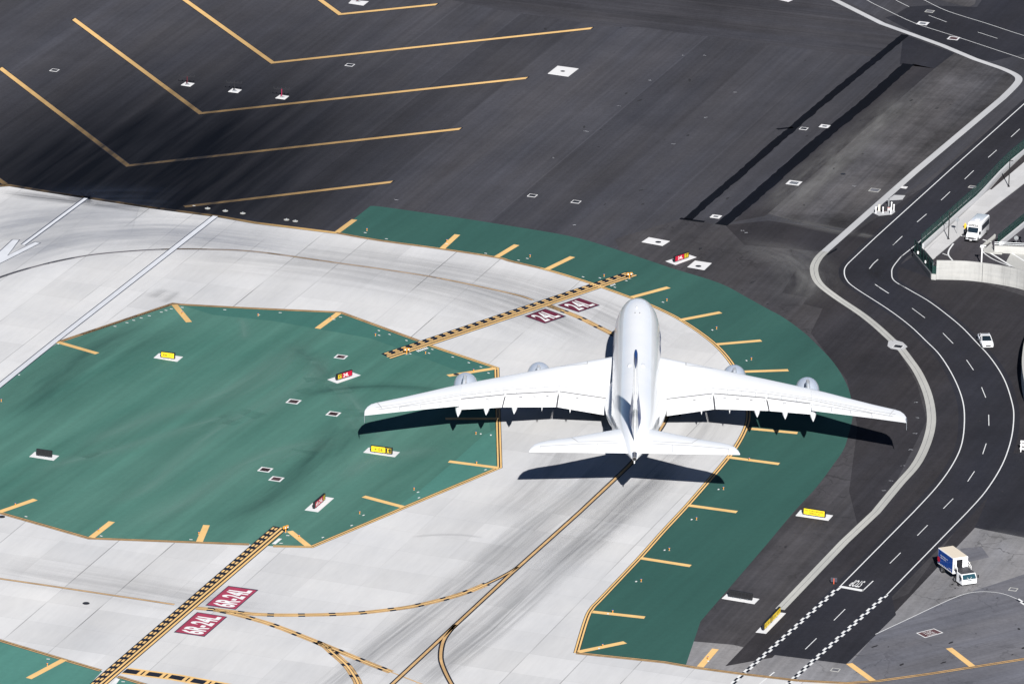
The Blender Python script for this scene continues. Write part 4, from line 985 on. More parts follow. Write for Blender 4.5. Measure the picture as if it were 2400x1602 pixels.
sign('taxiway_sign','yellow sign reading left arrow E6 with a black E panel, nearest the left wing shadow',(870,1057.5),(917.4,1063.7),.95,[(0,.68,S_YEL,('\u2190E6',),BLACK,((.22,.18,.84,.80),)),(.68,1,BLACK,('E',),S_YEL,((.34,.16,.66,.84),))])
sign('taxiway_sign','red sign reading 6R-24L turned nearly edge-on, at the near corner of the green island',(738.7,1190.5),(762.4,1170),.95,[(0,.76,S_RED,('6R-24L',),S_WHT,((.08,.16,.94,.84),)),(.76,1,BLACK,('E',),S_YEL,((.26,.16,.74,.84),))])
sign('taxiway_sign','red 24L sign with a black E6 panel, beside two white slabs on the asphalt',(1582.5,613.5),(1614,603),.92,[(0,.66,S_RED,('24L',),S_WHT,((.30,.16,.84,.80),)),(.66,1,BLACK,('E6',),S_YEL,((.12,.14,.88,.86),))])
sign('taxiway_sign','wide yellow sign reading NO TURN BEFORE in two lines, between green shoulder and gutter',(1883.4,1204),(1932.4,1211.8),.98,[(0,1,S_YEL,('NO TURN BEFORE','TERMINAL RD'),BLACK,((.05,.54,.93,.84),(.22,.16,.80,.42)))])
sign('taxiway_sign','yellow sign with a black middle panel, turned nearly edge-on where the concrete gutter ends',(1791.6,1475),(1828.9,1436),.95,[(0,.36,S_YEL,('E-16',),BLACK,((.15,.2,.85,.8),)),(.36,.50,BLACK,('E',),S_YEL,((.25,.2,.75,.8),)),(.50,1,S_YEL,('E16\u2192E17',),BLACK,((.08,.2,.92,.8),))])
sign('taxiway_sign','black back of a short sign, left on the green island',(86.3,1066),(119.5,1070.5),.95,[], back=True)
sign('taxiway_sign','black back of a long sign on the asphalt, just left of the gutter end',(1708.3,1396.5),(1760.7,1405.5),.95,[], back=True)

# ------------------------------------------------------------------ small airfield lights
def make_light(label, tall=False):
    r = thing('taxiway_light', label, 'light', (0,0,0), 0, 'orange edge lights round the taxiway')
    b = MB(); b.cyl((0,0,0),(0,0,.03),.16,.16,12); b.build('base_plate', GALV, r)
    s_ = MB(); s_.cyl((0,0,.03),(0,0,.34),.045,.045,8); s_.build('stem', LAMP_Y, r)
    l_ = MB(); l_.cyl((0,0,.34),(0,0,.42),.11,.12,12); l_.cyl((0,0,.42),(0,0,.54),.085,.05,12,1); l_.build('lamp', [LAMP_Y, BLUEP], r, smooth=40)
    return r
LT = [((860,541),'at the far left end of the green shoulder'),((1047.5,567.3),'on the first yellow bar of the far green shoulder'),((1242.4,602.5),'between the third and fourth yellow bars of the green shoulder'),((1415.8,648.3),'just behind the dashed holding line, on the outer green shoulder'),((1563,705.5),'on the green shoulder right of the aircraft nose'),((1679.4,771.4),'on the green shoulder above the inner right engine'),((1761,843.4),'on the green shoulder above the right wing, between the engines'),((1695.5,1146.9),'on the green shoulder just below the right tailplane shadow'),((1632.4,1218),'on the green shoulder below the lowest bar by the tail'),((1568.6,1289.4),'on the green shoulder above the third bar from its near end'),((1502.7,1362.7),'on the green shoulder above the second bar from its near end'),((1436,1435.5),'on the second bar from the near end of the green shoulder'),((1412.5,1515),'on the slanting bar at the near tip of the green shoulder'),((1659,1545),'on the worn bar standing on grey asphalt'),
 ((605,740.5),'at the far edge of the green island'),((775,748.7),'on the slanting bar at the far right corner of the green island'),((880,787),'on the green island just left of the holding line'),((997.4,829),'on the green island right of the holding line end'),((1115.5,1017.5),'on the green island under the outer flap shadow'),((970.4,1148),'on the right of the green island, above its slanting near edge'),((843,1203.8),'on the green island left of its long near right bar'),((231,1246),'on the long bar at the near left edge of the green island'),((466,1252),'on the upright bar at the near edge of the green island'),((111,1559),'on the bar of the green patch in the near left corner'),((3,941),'at the left edge of the picture on the green island'),((427,737),'on the bar at the far left corner of the green island'),((1110,871),'on the bar behind the outer left engine'),((1117,1087),'on the bar at the near right corner of the green island'),((1756,1079),'on the bar right of the tailplane tip'),((36,1185),'on the bar at the left edge of the green island'),((701,1259),'on the slanting bar beside the near holding line')]
lp = None
for (px_, ph) in LT:
    lab = 'orange edge light '+ph
    if lp is None: lp = make_light(lab); o = lp
    else: o = copy_tree(lp)
    place(o, G(*px_), random.uniform(0,3), lab)
def guard(px_, label, rz):
    r = thing('guard_light', label, 'light', G(*px_), rz, 'runway guard lights at the holding lines')
    b = MB(); b.box(-.25,.25,-.2,.2,0,.06); b.build('base_plate', GALV, r)
    p = MB(); p.cyl((0,0,.06),(0,0,.7),.07); p.build('post', LAMP_Y, r)
    for x in (-.26,.26):
        h_ = MB(); h_.box(x-.21,x+.21,-.12,.12,.62,1.02); h_.build('lamp_housing', LAMP_Y, r, bevel=.03)
        g_ = MB(); g_.cyl((x,-.12,.82),(x,-.18,.82),.15,.15,14,0); g_.cyl((x,-.18,.82),(x,-.19,.82),.11,.11,12,1); g_.build('lens', [BLACK, S_WHT], r)
guard((1475,653),'twin-lamp orange guard light at the far end of the upper holding line', .3)
guard((953,830),'twin-lamp orange guard light at the near end of the upper holding line', .3)
guard((669.5,1247),'twin-lamp orange guard light at the top end of the lower holding line', .8)
pl0 = None
for px_, ph in (((486.6,488.6),'leftmost, just right of the stripe corner'),((528,494.3),'second from the left of its row of three'),((569,500),'third, right end of its row of three'),((671.5,515),'left one of the pair'),((692,518.3),'right one of the pair')):
    lab = 'low white light past the yellow stripe, '+ph
    if pl0 is None:
        pl0 = thing('runway_light', lab, 'light', (0,0,0), 0, 'low white lights beyond the runway end stripe')
        b = MB(); b.cyl((0,0,0),(0,0,.03),.45,.45,20); b.build('base_plate', C_GUT, pl0)
        b = MB(); b.cyl((0,0,.03),(0,0,.24),.13,.10,10); b.build('lamp', GALV, pl0); o = pl0
    else: o = copy_tree(pl0)
    place(o, G(*px_, .02), 0, lab)
# approach light bars on masts
def approach(px_, label, red):
    r = thing('approach_light', label, 'light', G(*px_, .05), AX-1.0 if False else -.12, 'red approach light masts on white slabs')
    b = MB(); b.box(-.25,.25,-.25,.25,0,.25); b.box(.25,.5,-.1,.1,0,.15); b.build('base', GALV, r)
    m = MB(); m.cyl((0,0,.2),(0,0,1.55),.07); m.cyl((-.3,0,.1),(0,0,.7),.03); m.build('mast', red, r)
    c = MB(); c.box(-1.35,1.35,-.04,.04,1.5,1.58); c.build('crossbar', DARKM, r)
    for k in range(5):
        x = -1.3+k*.65; l_ = MB(); l_.cyl((x,0,1.58),(x,0,1.72),.05); l_.cyl((x,-.12,1.76),(x,.1,1.76),.09,.07,10); l_.build('lamp', DARKM, r)
approach((438.5,199.5),'dark red light bar on its mast, leftmost of the three between the yellow chevrons', REDP)
approach((549,214.5),'dark light bar on its mast, middle of the three between the yellow chevrons', DARKM)
approach((660,229),'light bar on a bright red mast, rightmost of the three between the yellow chevrons', mat('red_mast_bright', (.32,.02,.07), .45))
approach((838,6),'red light mast on the large slab cut by the top edge of the picture', REDP)

# ------------------------------------------------------------------ covers let into the pavement
def cover(px_, size, label, style, rz=None, cat='manhole'):
    """style: 'open' dark grate in a thin frame, 'pad' grate in a wide slab, 'disc' round cover"""
    r = thing('manhole' if style == 'disc' else 'drain_cover', label, 'manhole' if style == 'disc' else 'drain cover', G(*px_, .02 if style != 'disc' else .052), AX if rz is None else rz)
    if style == 'disc':
        m = MB(); m.cyl((0,0,-.02),(0,0,.012),size,size,24); m.build('lid', DARKM, r)
    else:
        fr = {'open': .12, 'pad': .40, 'brown': .26, 'faint': .14}[style]; h = size/2; hi = h-fr; m = MB()
        for a in ((-h,h,-h,-hi),(-h,h,hi,h),(-h,-hi,-hi,hi),(hi,h,-hi,hi)): m.box(a[0],a[1],a[2],a[3],-.02,.022)
        m.build('frame', C_PAD if style in ('open','pad','brown') else C_GUT, r)
        g_ = MB(); g_.box(-hi,hi,-hi,hi,-.02,.012, 0)
        if style != 'faint':
            for k in range(5): y = -hi+(k+.5)*2*hi/5; g_.box(-hi*.9,hi*.9,y-.03,y+.03,.012,.018,1)
        g_.build('grate', [{'open': DARKM, 'pad': GALV, 'brown': P_MAR, 'faint': A_GREY}[style], BLACK], r)
for a in [((127.7,164.8),1.35,'dark square grate in a thin white frame, between the two left chevron arms','open'),
 ((820,152.5),1.4,'dark square grate in a thin white frame, below the apex of the upper chevron','open'),
 ((1247.8,458.2),1.4,'thin framed dark grate beyond the green shoulder, left one of two','open'),
 ((1350,472.8),1.4,'thin framed dark grate beyond the green shoulder, right one of two','open'),
 ((1678,507.3),1.6,'white framed grate between the lower ends of the two black sealed trenches','pad'),
 ((1883.8,301.4),1.3,'thin white framed dark grate beside the first black sealed trench','open'),
 ((1932.8,295.8),1.6,'white framed grey grate beside the second black sealed trench','pad'),
 ((2179,26.8),1.5,'grey framed grate in the dark road at the top right','faint'),
 ((2163,55),1.9,'wide white framed grate beside the white lane line at the top right','pad'),
 ((2235,90),1.9,'white framed brown grate on the white lane line at the top right','brown'),
 ((1861,428.6),2.2,'large pale square cover in the dusty asphalt strip','pad'),
 ((2050,445.5),1.7,'faint grey square cover left of the pale gutter','faint'),
 ((2119,439),1.0,'small white rectangle cover right of the gutter by the bollards','pad'),
 ((2279,438),1.2,'thin framed grate near the green fence on the service road','faint'),
 ((799,835.8),1.75,'square brown cover on the green island behind the E6 24L sign','brown'),
 ((688,940.5),1.9,'square brown cover at the left end of the dark scuff on the green island','brown'),
 ((781.4,969.3),1.85,'square brown cover left of the left wing tip','brown'),
 ((621.7,1100),1.85,'square brown cover, farther one of the pair low on the green island','brown'),
 ((647.8,1121.8),1.85,'square brown cover, nearer one of the pair low on the green island','brown'),
 ((2374.7,1380),1.2,'pale square cover right of the catering truck nose','faint'),
 ((1958,1568.6),1.2,'dark square cover near the checkered line at the bottom edge','faint'),
 ((2105,811.3),1.5,'dark grate in the widened box of the concrete gutter','open'),
 ((1319,167),.40,'round black lid in the large white slab beyond the chevrons','disc'),
 ((1542.8,567),.48,'round black lid in the white slab above the red 24L sign','disc'),
 ((1636.8,623.5),.48,'round black lid in the white slab right of the red 24L sign','disc'),
 ((201.8,1412.5),.50,'round black lid in the pale concrete near the lower holding line','disc'),
 ((4,1210),.5,'round black lid at the left edge below the green island','disc'),
 ((1069.5,876.6),.44,'round black lid on the yellow bar behind the outer left engine','disc'),
 ((1976,407.7),.42,'round dark lid with a pale collar in the dusty asphalt strip','disc')]:
    cover(*a)

# ------------------------------------------------------------------ raised ramp at the right with its walls, fences and lamps
ZD = 2.3
dk = MB()
DK = [(2187,611),(2165,585),(2257,502),(2311,451),(2400,372),(2700,120)]
near_top = [(2190,609),(2195.4,610),(2260,611.5),(2303,615.8),(2330,619.5),(2349,622.5),(2375,627.5),(2400,633.7),(2470,655),(2560,700)]
ntw = GG(near_top, 3.15)
poly = GG(DK, ZD)+GG([(2950,400)], ZD)
dpts = [Vector((p.x,p.y,ZD)) for p in poly]+[Vector((p.x,p.y,ZD)) for p in offs(ntw, 0)[::-1]]
dk.poly(dpts); struct('ramp_deck', dk, A_DECK)
def slabpoly(name, px, z, m, th=None):
    P = GG(px, z); mb = MB()
    if th: mb.grid([[(p.x,p.y,z-th) for p in P],[(p.x,p.y,z) for p in P]])
    else: mb.poly([(p.x,p.y,z) for p in P])
    return struct(name, mb, m)
WK = [(2166,586),(2257,503),(2311,452),(2322,444),(2345,425),(2400,378.5),(2520,275),(2560,290),(2400,430.7),(2305.7,503.5),(2240,563),(2194,601.8),(2192,606),(2186.5,610)]
P = GG(WK, ZD); mb = MB(); mb.poly([(p.x,p.y,ZD+.13) for p in P])
k_ = GG([(2520,310),(2400,430.7),(2305.7,503.5),(2240,563),(2194,601.8)], ZD)
for a, b in zip(k_, k_[1:]): mb.quad((a.x,a.y,ZD),(b.x,b.y,ZD),(b.x,b.y,ZD+.13),(a.x,a.y,ZD+.13))
struct('pavement', mb, C_WALK)
slabpoly('planting_strip', [(2320,443.6),(2324,444),(2400,380),(2520,278),(2520,250),(2400,362),(2345,415)], ZD+.16, SOIL)
slabpoly('ramp_deck_patch', [(2357.8,614),(2369,593),(2400,592),(2480,594),(2480,660),(2402,634),(2378,627)], ZD+.01, C_WALL)
def wallthing(name, label, cat, P, z0, z1, th, m, joints=0):
    r = thing(name, label, cat, tuple(P[0])[:2]+(0,)); o = Vector((P[0].x,P[0].y,0)); A = offs(P, th/2); B = offs(P, -th/2); mb = MB()
    z0f = z0 if callable(z0) else (lambda i: z0); z1f = z1 if callable(z1) else (lambda i: z1)
    rings = [[(a.x-o.x,a.y-o.y,z0f(i)),(b.x-o.x,b.y-o.y,z0f(i)),(b.x-o.x,b.y-o.y,z1f(i)),(a.x-o.x,a.y-o.y,z1f(i))] for i, (a, b) in enumerate(zip(A, B))]
    mb.grid(rings, 0); mb.build('wall_body', m, r); return r
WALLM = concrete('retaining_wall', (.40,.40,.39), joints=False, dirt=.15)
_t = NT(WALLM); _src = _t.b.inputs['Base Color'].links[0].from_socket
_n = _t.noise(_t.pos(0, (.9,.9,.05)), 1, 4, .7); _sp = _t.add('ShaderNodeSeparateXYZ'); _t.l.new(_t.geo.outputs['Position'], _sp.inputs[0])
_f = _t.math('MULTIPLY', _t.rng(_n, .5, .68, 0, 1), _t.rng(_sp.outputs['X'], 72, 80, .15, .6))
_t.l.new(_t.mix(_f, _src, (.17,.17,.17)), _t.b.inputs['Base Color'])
ntw2 = catmull(ntw[1:], 4)
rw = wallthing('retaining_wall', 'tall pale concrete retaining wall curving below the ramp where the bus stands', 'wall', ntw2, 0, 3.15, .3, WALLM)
jt = MB(); 
for k in (8.3,):
    pass
j0 = G(2303.5,615.8,3.15); o_ = rw.location; jt.box(j0.x-o_.x-.02,j0.x-o_.x+.02,j0.y-o_.y-.4,j0.y-o_.y+.02,.02,3.12); jt.build('expansion_joint', LINE_D, rw)
sw = [G(2184.4,640,.9), G(2143,589.5,.9)]
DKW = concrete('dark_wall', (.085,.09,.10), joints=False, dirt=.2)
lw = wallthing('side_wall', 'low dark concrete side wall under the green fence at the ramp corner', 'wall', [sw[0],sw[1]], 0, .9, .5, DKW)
wallthing('end_wall', 'short concrete end piece joining the tall wall and the low side wall', 'wall', [G(2184,641,.9), G(2195,642.3,.9)], 0, .9, .6, C_WALL)
uw = [G(2184,610.5,ZD), G(2163,585.5,ZD)]
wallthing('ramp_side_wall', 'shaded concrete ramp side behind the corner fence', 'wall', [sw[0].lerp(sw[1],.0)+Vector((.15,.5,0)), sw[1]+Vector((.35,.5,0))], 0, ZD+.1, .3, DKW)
BR = GG([(2163,583),(2210,541),(2257,498.5),(2290,470),(2311,448),(2345,411),(2372,385),(2400,362),(2560,222)], ZD)
wallthing('barrier_wall', 'grey concrete barrier along the far side of the ramp pavement under the long fence', 'wall', BR, 0, ZD+.85, .3, C_GUTL)
def fence(name, label, P, z0, h, step=2.6):
    r = thing(name, label, 'fence', (P[0].x,P[0].y,0)); o = Vector((P[0].x,P[0].y,0)); m = MB()
    for a, b in zip(P, P[1:]): m.quad((a.x-o.x,a.y-o.y,z0),(b.x-o.x,b.y-o.y,z0),(b.x-o.x,b.y-o.y,z0+h),(a.x-o.x,a.y-o.y,z0+h))
    m.build('mesh_panel', FENCE, r, flipfix=False)
    rl = MB()
    for z in (z0+h, z0+.04):
        for a, b in zip(P, P[1:]): rl.cyl((a.x-o.x,a.y-o.y,z),(b.x-o.x,b.y-o.y,z),.045,.045,6)
    rl.build('rail', FPOST, r)
    for p in resample([q_.copy() for q_ in P], step):
        c = MB(); c.cyl((p.x-o.x,p.y-o.y,z0-.05),(p.x-o.x,p.y-o.y,z0+h+.08),.06,.06,8); c.build('post', FPOST, r)
    return r
fence('chain_link_fence','long green chain-link fence above the barrier along the service road', offs(BR, .28) if (offs(BR,.28)[1]-G(2100,560)).length < (BR[1]-G(2100,560)).length else offs(BR,-.28), ZD+.1, 2.3)
cf = fence('chain_link_fence','short green chain-link fence on the low wall at the ramp corner', [sw[0]+Vector((0,.05,0)), sw[1]+Vector((0,.05,0))], .9, 2.0, 1.8)
fence('chain_link_fence','tiny green fence return between the corner fence and the tall wall', [G(2185,641,.9), G(2194,642,.9)], .9, 1.3, 1.2)
for q_, ph in ((sw[0].lerp(sw[1], .37), 'nearer'), (sw[0].lerp(sw[1], .80), 'farther')):
    r = thing('flood_light', 'small white lamp on the corner fence, %s of two' % ph, 'light', (q_.x, q_.y-.2, .9), 0, 'lamps on the corner fence')
    b = MB(); b.cyl((0,0,0),(0,0,.5),.04,.04,8); b.build('post', FPOST, r); b = MB(); b.cyl((0,-.05,.45),(0,-.05,.85),.17,.17,10); b.build('lamp', S_WHT, r, bevel=.03)
MW = GG([(2344,577),(2400,531),(2560,402)], ZD)
wallthing('median_wall', 'light concrete median wall right of the bus under a green fence', 'wall', MW, ZD, ZD+.75, .35, C_GUTL)
fence('chain_link_fence','green chain-link fence with posts right of the bus', [p+Vector((-.35,.1,0)) for p in MW], ZD, 1.9)
HW = GG([(2330,592),(2353,592.5),(2400,595),(2500,601)], ZD)
wallthing('parapet_wall', 'low pale parapet wall crossing the ramp right of the bus', 'wall', HW, ZD, ZD+1.2, .35, C_WALL)
r = thing('guard_rail', 'galvanised pipe rail on top of the low pale parapet', 'railing', (HW[0].x, HW[0].y, ZD+1.2)); o_ = Vector((HW[0].x,HW[0].y,0))
for z in (.25,.55):
    m = MB()
    for a, b in zip(HW, HW[1:]): m.cyl((a.x-o_.x,a.y-o_.y,z),(b.x-o_.x,b.y-o_.y,z),.04,.04,6)
    m.build('rail', GALV, r)
for p in resample([q_.copy() for q_ in HW], 2.2): m = MB(); m.cyl((p.x-o_.x,p.y-o_.y,0),(p.x-o_.x,p.y-o_.y,.58),.04,.04,6); m.build('post', GALV, r)
slabpoly('kerb_island', [(2304,578),(2333,556),(2334,549.5),(2331,548),(2326,553),(2296,578),(2306,588),(2320,592),(2348,594),(2352,589),(2330,588)], ZD+.18, C_GUT, .17)
slabpoly('kerb_island', [(2308,583),(2324,568.5),(2330,588),(2316,586)], ZD+.19, C_WALL)
DL = MB()
def dline(px, wd=.2, sm=4): P = catmull(GG(px, ZD), sm) if sm else GG(px, ZD); stroke(DL, P, wd/2, -wd/2, ZD+.016)
dline([(2234.7,571),(2227,581.5),(2223.5,588.6),(2222.5,595.8),(2225.5,601.9),(2234,611.6),(2240,616)], .24)
dline([(2209,594),(2222.5,598.8)], .22, 0); dline([(2303.6,561.4),(2324,568)], .3, 0); dline([(2252,552),(2262,554)], .3, 0)
dline([(2299,579.5),(2301.7,587),(2308.7,594.8),(2324.6,605.7),(2343.8,614.6),(2363,622),(2400,636)], .2)
dline([(2316.4,590.4),(2336,602),(2356.5,615),(2375.7,627),(2385,632)], .34); dline([(2369.3,592),(2400,611),(2430,630)], .3, 0)
struct('ramp_markings', DL, P_WHT)
# walls of the round structure cut by the right edge
RT_ = catmull(GG([(2440,735),(2415,765),(2402,795),(2396.5,825),(2395,850),(2397.5,875),(2404,905),(2420,940)], 2.6), 5)
r = thing('curved_wall', 'curved pale concrete wall top cut by the right edge, throwing a dark crescent of shadow', 'wall', (RT_[0].x,RT_[0].y,0)); o_ = Vector((RT_[0].x,RT_[0].y,0))
m = MB(); ring_ = RT_+[RT_[-1]+Vector((30,0,0)), RT_[0]+Vector((30,0,0))]
m.grid([[(p.x-o_.x,p.y-o_.y,z) for p in ring_] for z in (0,2.6)]); m.build('wall_body', C_WALL, r)
c = G(2399,1056)
r = thing('barricade', 'white barricade leaning at the right edge beside the service road', 'barricade', tuple(c), -.2)
for x in (-.35,.45):
    for sy in (-1,1): m = MB(); m.grid([[(x-.06,sy*.55-.05,0),(x+.06,sy*.55-.05,0),(x+.06,sy*.55+.05,0),(x-.06,sy*.55+.05,0)],[(x-.06,-.05,1.6),(x+.06,-.05,1.6),(x+.06,.05,1.6),(x-.06,.05,1.6)]]); m.build('leg', S_WHT, r)
for z in (.35,.85,1.3): m = MB(); m.box(-.5,1.2,-.62+z*.4,-.55+z*.4,z,z+.33); m.build('board', S_WHT, r)

def lamp_post(px_, z, label):
    r = thing('lamp_post', label, 'lamp post', G(*px_, z), 0, 'black lamp posts on the ramp pavement')
    m = MB(); m.cyl((0,0,0),(0,0,.12),.2,.2,10); m.cyl((0,0,.1),(0,0,4.45),.085,.07,10); m.build('pole', BLACK, r)
    m = MB(); m.box(-.05,.55,-.09,.09,4.38,4.5); m.build('lamp_head', BLACK, r, bevel=.03)
lamp_post((2222.7,560), ZD+.13, 'black lamp post on the pavement left of the bus')
lamp_post((2364.1,437.5), ZD+.13, 'black lamp post on the pavement near the right edge, beyond the bus')
p_ = G(2242.5,547,ZD+.13); r = thing('road_sign', 'grey back of an eight-sided sign on a thin post left of the bus', 'sign', tuple(p_))
m = MB(); m.cyl((0,0,0),(0,0,2.4),.035,.035,8); m.build('post', GALV, r); m = MB(); m.cyl((0,0,2.3),(0,.03,2.3),.38,.38,8); m.build('sign_plate', GALV, r)
p_ = G(2381,578,ZD); r = thing('road_sign', 'grey sign on a short post behind the pipe rail at the right', 'sign', tuple(p_))
m = MB(); m.cyl((0,0,0),(0,0,1.5),.04,.04,8); m.build('post', GALV, r); m = MB(); m.cyl((0,.02,1.45),(0,.05,1.45),.38,.38,8); m.build('sign_plate', GALV, r)
p_ = G(2262,534.5,ZD+.13); r = thing('fire_hydrant', 'yellow fire hydrant on the pavement just left of the bus roof', 'hydrant', tuple(p_))
HYD = mat('hydrant_yellow', (.75,.48,.04), .5)
m = MB(); m.cyl((0,0,0),(0,0,.08),.22,.22,12); m.cyl((0,0,.08),(0,0,.62),.15,.14,12); m.cyl((0,0,.62),(0,0,.70),.19,.19,12); m.cyl((0,0,.70),(0,0,.86),.16,.05,12); m.build('body', HYD, r, smooth=40)
for d in (-1,1): m = MB(); m.cyl((d*.12,0,.45),(d*.27,0,.45),.07,.07,10); m.build('outlet', HYD, r)
p_ = G(2300,621,ZD); r = thing('camera_pole', 'slim white pole with a boxy head standing behind the tall wall', 'pole', tuple(p_))
m = MB(); m.cyl((0,0,0),(0,0,3.1),.11,.10,10); m.build('pole', S_WHT, r, smooth=40); m = MB(); m.box(-.28,.28,-.2,.2,2.95,3.3); m.box(.28,.62,-.1,.1,3.12,3.28); m.build('head', S_WHT, r, bevel=.05)
p_ = G(2405,590,ZD); r = thing('sign_pole', 'white pole with a plate at the right edge above the pipe rail', 'pole', tuple(p_))
m = MB(); m.cyl((.0,0,0),(.0,0,4.8),.1,.1,10); m.build('pole', S_WHT, r); m = MB(); m.box(-.35,.35,-.06,.06,4.4,5.0); m.build('plate', S_WHT, r)

# ------------------------------------------------------------------ bollards and cabinets beside the gutter
bl0 = None
for px_, h_, ph in (((2052.6,499.8),1.02,'nearest the pale gutter, leftmost of the cluster'),((2069.3,499.8),1.0,'in the front row, second from the left'),((2087.5,502),1.1,'at the near right corner of the cluster'),((2089,495),1.45,'tallest white-capped one right of the cabinet'),((2094.8,493.6),1.0,'rightmost of the cluster')):
    lab = 'white protective bollard, '+ph
    if bl0 is None:
        bl0 = thing('bollard', lab, 'bollard', (0,0,0), 0, 'white bollards round the utility cabinets')
        m = MB(); m.cyl((0,0,0),(0,0,1),.105,.105,12); m.build('post', C_PAD, bl0, smooth=40); m = MB(); m.grid([[(r_*cos(t),r_*sin(t),z) for t in [2*pi*k/12 for k in range(12)]] for r_, z in ((.13,.96),(.14,1.02),(.10,1.08),(.02,1.11))]); m.build('cap', S_WHT, bl0, smooth=60); o = bl0
    else: o = copy_tree(bl0)
    place(o, G(*px_), 0, lab); o.scale = (1,1,h_)
p_ = G(2082.7,484); r = thing('utility_pole', 'tall pale grey pipe at the back of the bollard cluster', 'pole', tuple(p_)); m = MB(); m.cyl((0,0,0),(0,0,1.3),.12,.12,12); m.build('pipe', GALV, r); m = MB(); m.cyl((0,0,1.3),(0,0,1.4),.15,.15,12); m.build('cap', GALV, r)
p_ = G(2060.3,494); r = thing('utility_box', 'slim cream cabinet between the left bollards', 'cabinet', tuple(p_)); m = MB(); m.box(-.17,.17,-.12,.15,.05,1.08); m.build('body', OFFW, r, bevel=.02); m = MB(); m.box(-.2,.2,-.15,.18,0,.05); m.build('base', C_PAD, r); m = MB(); m.box(-.14,.14,-.14,-.12,.15,1.0); m.build('door', OFFW, r)
p_ = G(2075.6,494.5); r = thing('utility_box', 'dark grey cabinet in the middle of the bollards', 'cabinet', tuple(p_)); m = MB(); m.box(-.24,.24,-.2,.25,.08,1.25); m.build('body', DARKM, r, bevel=.02); m = MB(); m.box(-.28,.28,-.24,.3,0,.08); m.build('base', P_MAR, r); m = MB(); m.box(-.21,.21,-.22,-.2,.15,1.2); m.build('door', DARKM, r)
p_ = G(2083.7,493); r = thing('valve_box', 'low pale pink and white valve box in front of the tall pipe', 'box', tuple(p_)); m = MB(); m.box(-.25,.3,-.2,.25,0,.4); m.build('body', C_PAD, r, bevel=.03); m = MB(); m.box(-.27,.32,-.22,.27,.40,.47); m.build('lid', mat('pink_lid', (.6,.38,.38), .6), r)
p_ = G(1954,1368); r = thing('stop_paddle', 'small dark sign on an orange post on the asphalt left of the painted STOP', 'sign', tuple(p_), -.1)
m = MB(); m.cyl((0,0,.04),(0,0,.85),.06,.06,8); m.build('post', mat('orange_post', (.72,.13,.06), .5), r); m = MB(); m.box(-.45,.45,.05,.09,.28,.95); m.build('sign_plate', mat('sign_back', (.05,.05,.07), .5), r, bevel=.06); m = MB(); m.cyl((0,0,0),(0,0,.05),.4,.4,14); m.build('base', RUBBER, r)

# ------------------------------------------------------------------ vehicles (x forward, y left, z up)
def wheel(parent, x, y, r_, wd=.22, name='wheel'):
    s_ = 1 if y > 0 else -1
    m = MB(); m.cyl((x,y-wd/2,r_),(x,y+wd/2,r_),r_,r_,20); t = m.build('wheel', RUBBER, parent, smooth=40)
    m = MB(); m.cyl((x,y+s_*(wd/2-.02),r_),(x,y+s_*(wd/2+.015),r_),r_*.6,r_*.5,16); m.build('rim', METAL, t, smooth=40)
def heading(dx, dy): return atan2(dy, dx)
def quadp(m, pts, k=0): m.face(pts, k)
# shuttle bus
f0, f1, r1 = G(2262,570,ZD), G(2291,571,ZD), G(2320,541,ZD)
hx = (f1-r1).normalized(); hb = atan2(hx.y, hx.x); L = 6.7; cen = f1-hx*(L/2)+Vector((-hx.y,hx.x,0))*-1.12
bus = thing('shuttle_bus', 'white shuttle bus facing the camera on the ramp, destination board above the windscreen', 'bus', tuple(cen), hb)
m = MB(); w2 = 1.12
def rb(x, w_, z0, z1, rr=.28, n=4):
    out = [(x,-w_,z0),(x,w_,z0),(x,w_,z1-rr)]
    for k in range(1, n+1): t = pi/2*k/n; out.append((x, w_-rr+rr*cos(t), z1-rr+rr*sin(t)))
    for k in range(n+1): t = pi/2+pi/2*k/n; out.append((x, -w_+rr+rr*cos(t), z1-rr+rr*sin(t)))
    return out
m.grid([rb(-L/2,w2-.06,.45,2.75),rb(-L/2+.12,w2,.42,2.85),rb(L/2-1.9,w2,.42,2.9),rb(L/2-1.55,w2-.05,.42,2.86),rb(L/2-1.25,w2-.12,.42,2.55)])
m.build('body', WHITE, bus, smooth=40)
m = MB(); m.grid([[(L/2-1.62,-.98,.45),(L/2-1.62,.98,.45),(L/2-1.62,.98,1.35),(L/2-1.62,.88,2.1),(L/2-1.62,-.88,2.1),(L/2-1.62,-.98,1.35)],[(L/2-.95,-.98,.45),(L/2-.95,.98,.45),(L/2-.95,.98,1.3),(L/2-.98,.9,1.4),(L/2-.98,-.9,1.4),(L/2-.95,-.98,1.3)],[(L/2-.2,-.94,.45),(L/2-.2,.94,.45),(L/2-.2,.92,1.05),(L/2-.22,.84,1.15),(L/2-.22,-.84,1.15),(L/2-.2,-.92,1.05)],[(L/2,-.86,.5),(L/2,.86,.5),(L/2,.84,.95),(L/2-.02,.8,1.0),(L/2-.02,-.8,1.0),(L/2,-.84,.95)]]); m.build('cab', WHITE, bus, smooth=30)
def pane(parent, pts, name, mt, off=0): m = MB(); m.face(pts); return m.build(name, mt, parent, flipfix=False)
pane(bus, [(L/2-.93,.82,1.42),(L/2-.93,-.82,1.42),(L/2-1.20,-.86,2.22),(L/2-1.20,.86,2.22)][::-1], 'windscreen', GLASS)
m = MB(); m.box(L/2-1.3,L/2-1.18,-.80,.80,2.36,2.68); m.build('destination_board', DARKM, bus); m = MB()
text_on(m, 'RENTAL CAR BUS', (L/2-1.17,-.72,2.42), (0,1.44,0), (0,0,.2), 0, .03); m.build('lettering', S_WHT, bus, flipfix=False)
m = MB(); m.box(L/2-.0,L/2+.02,-.5,.5,.62,.92); m.build('grille', DARKM, bus)
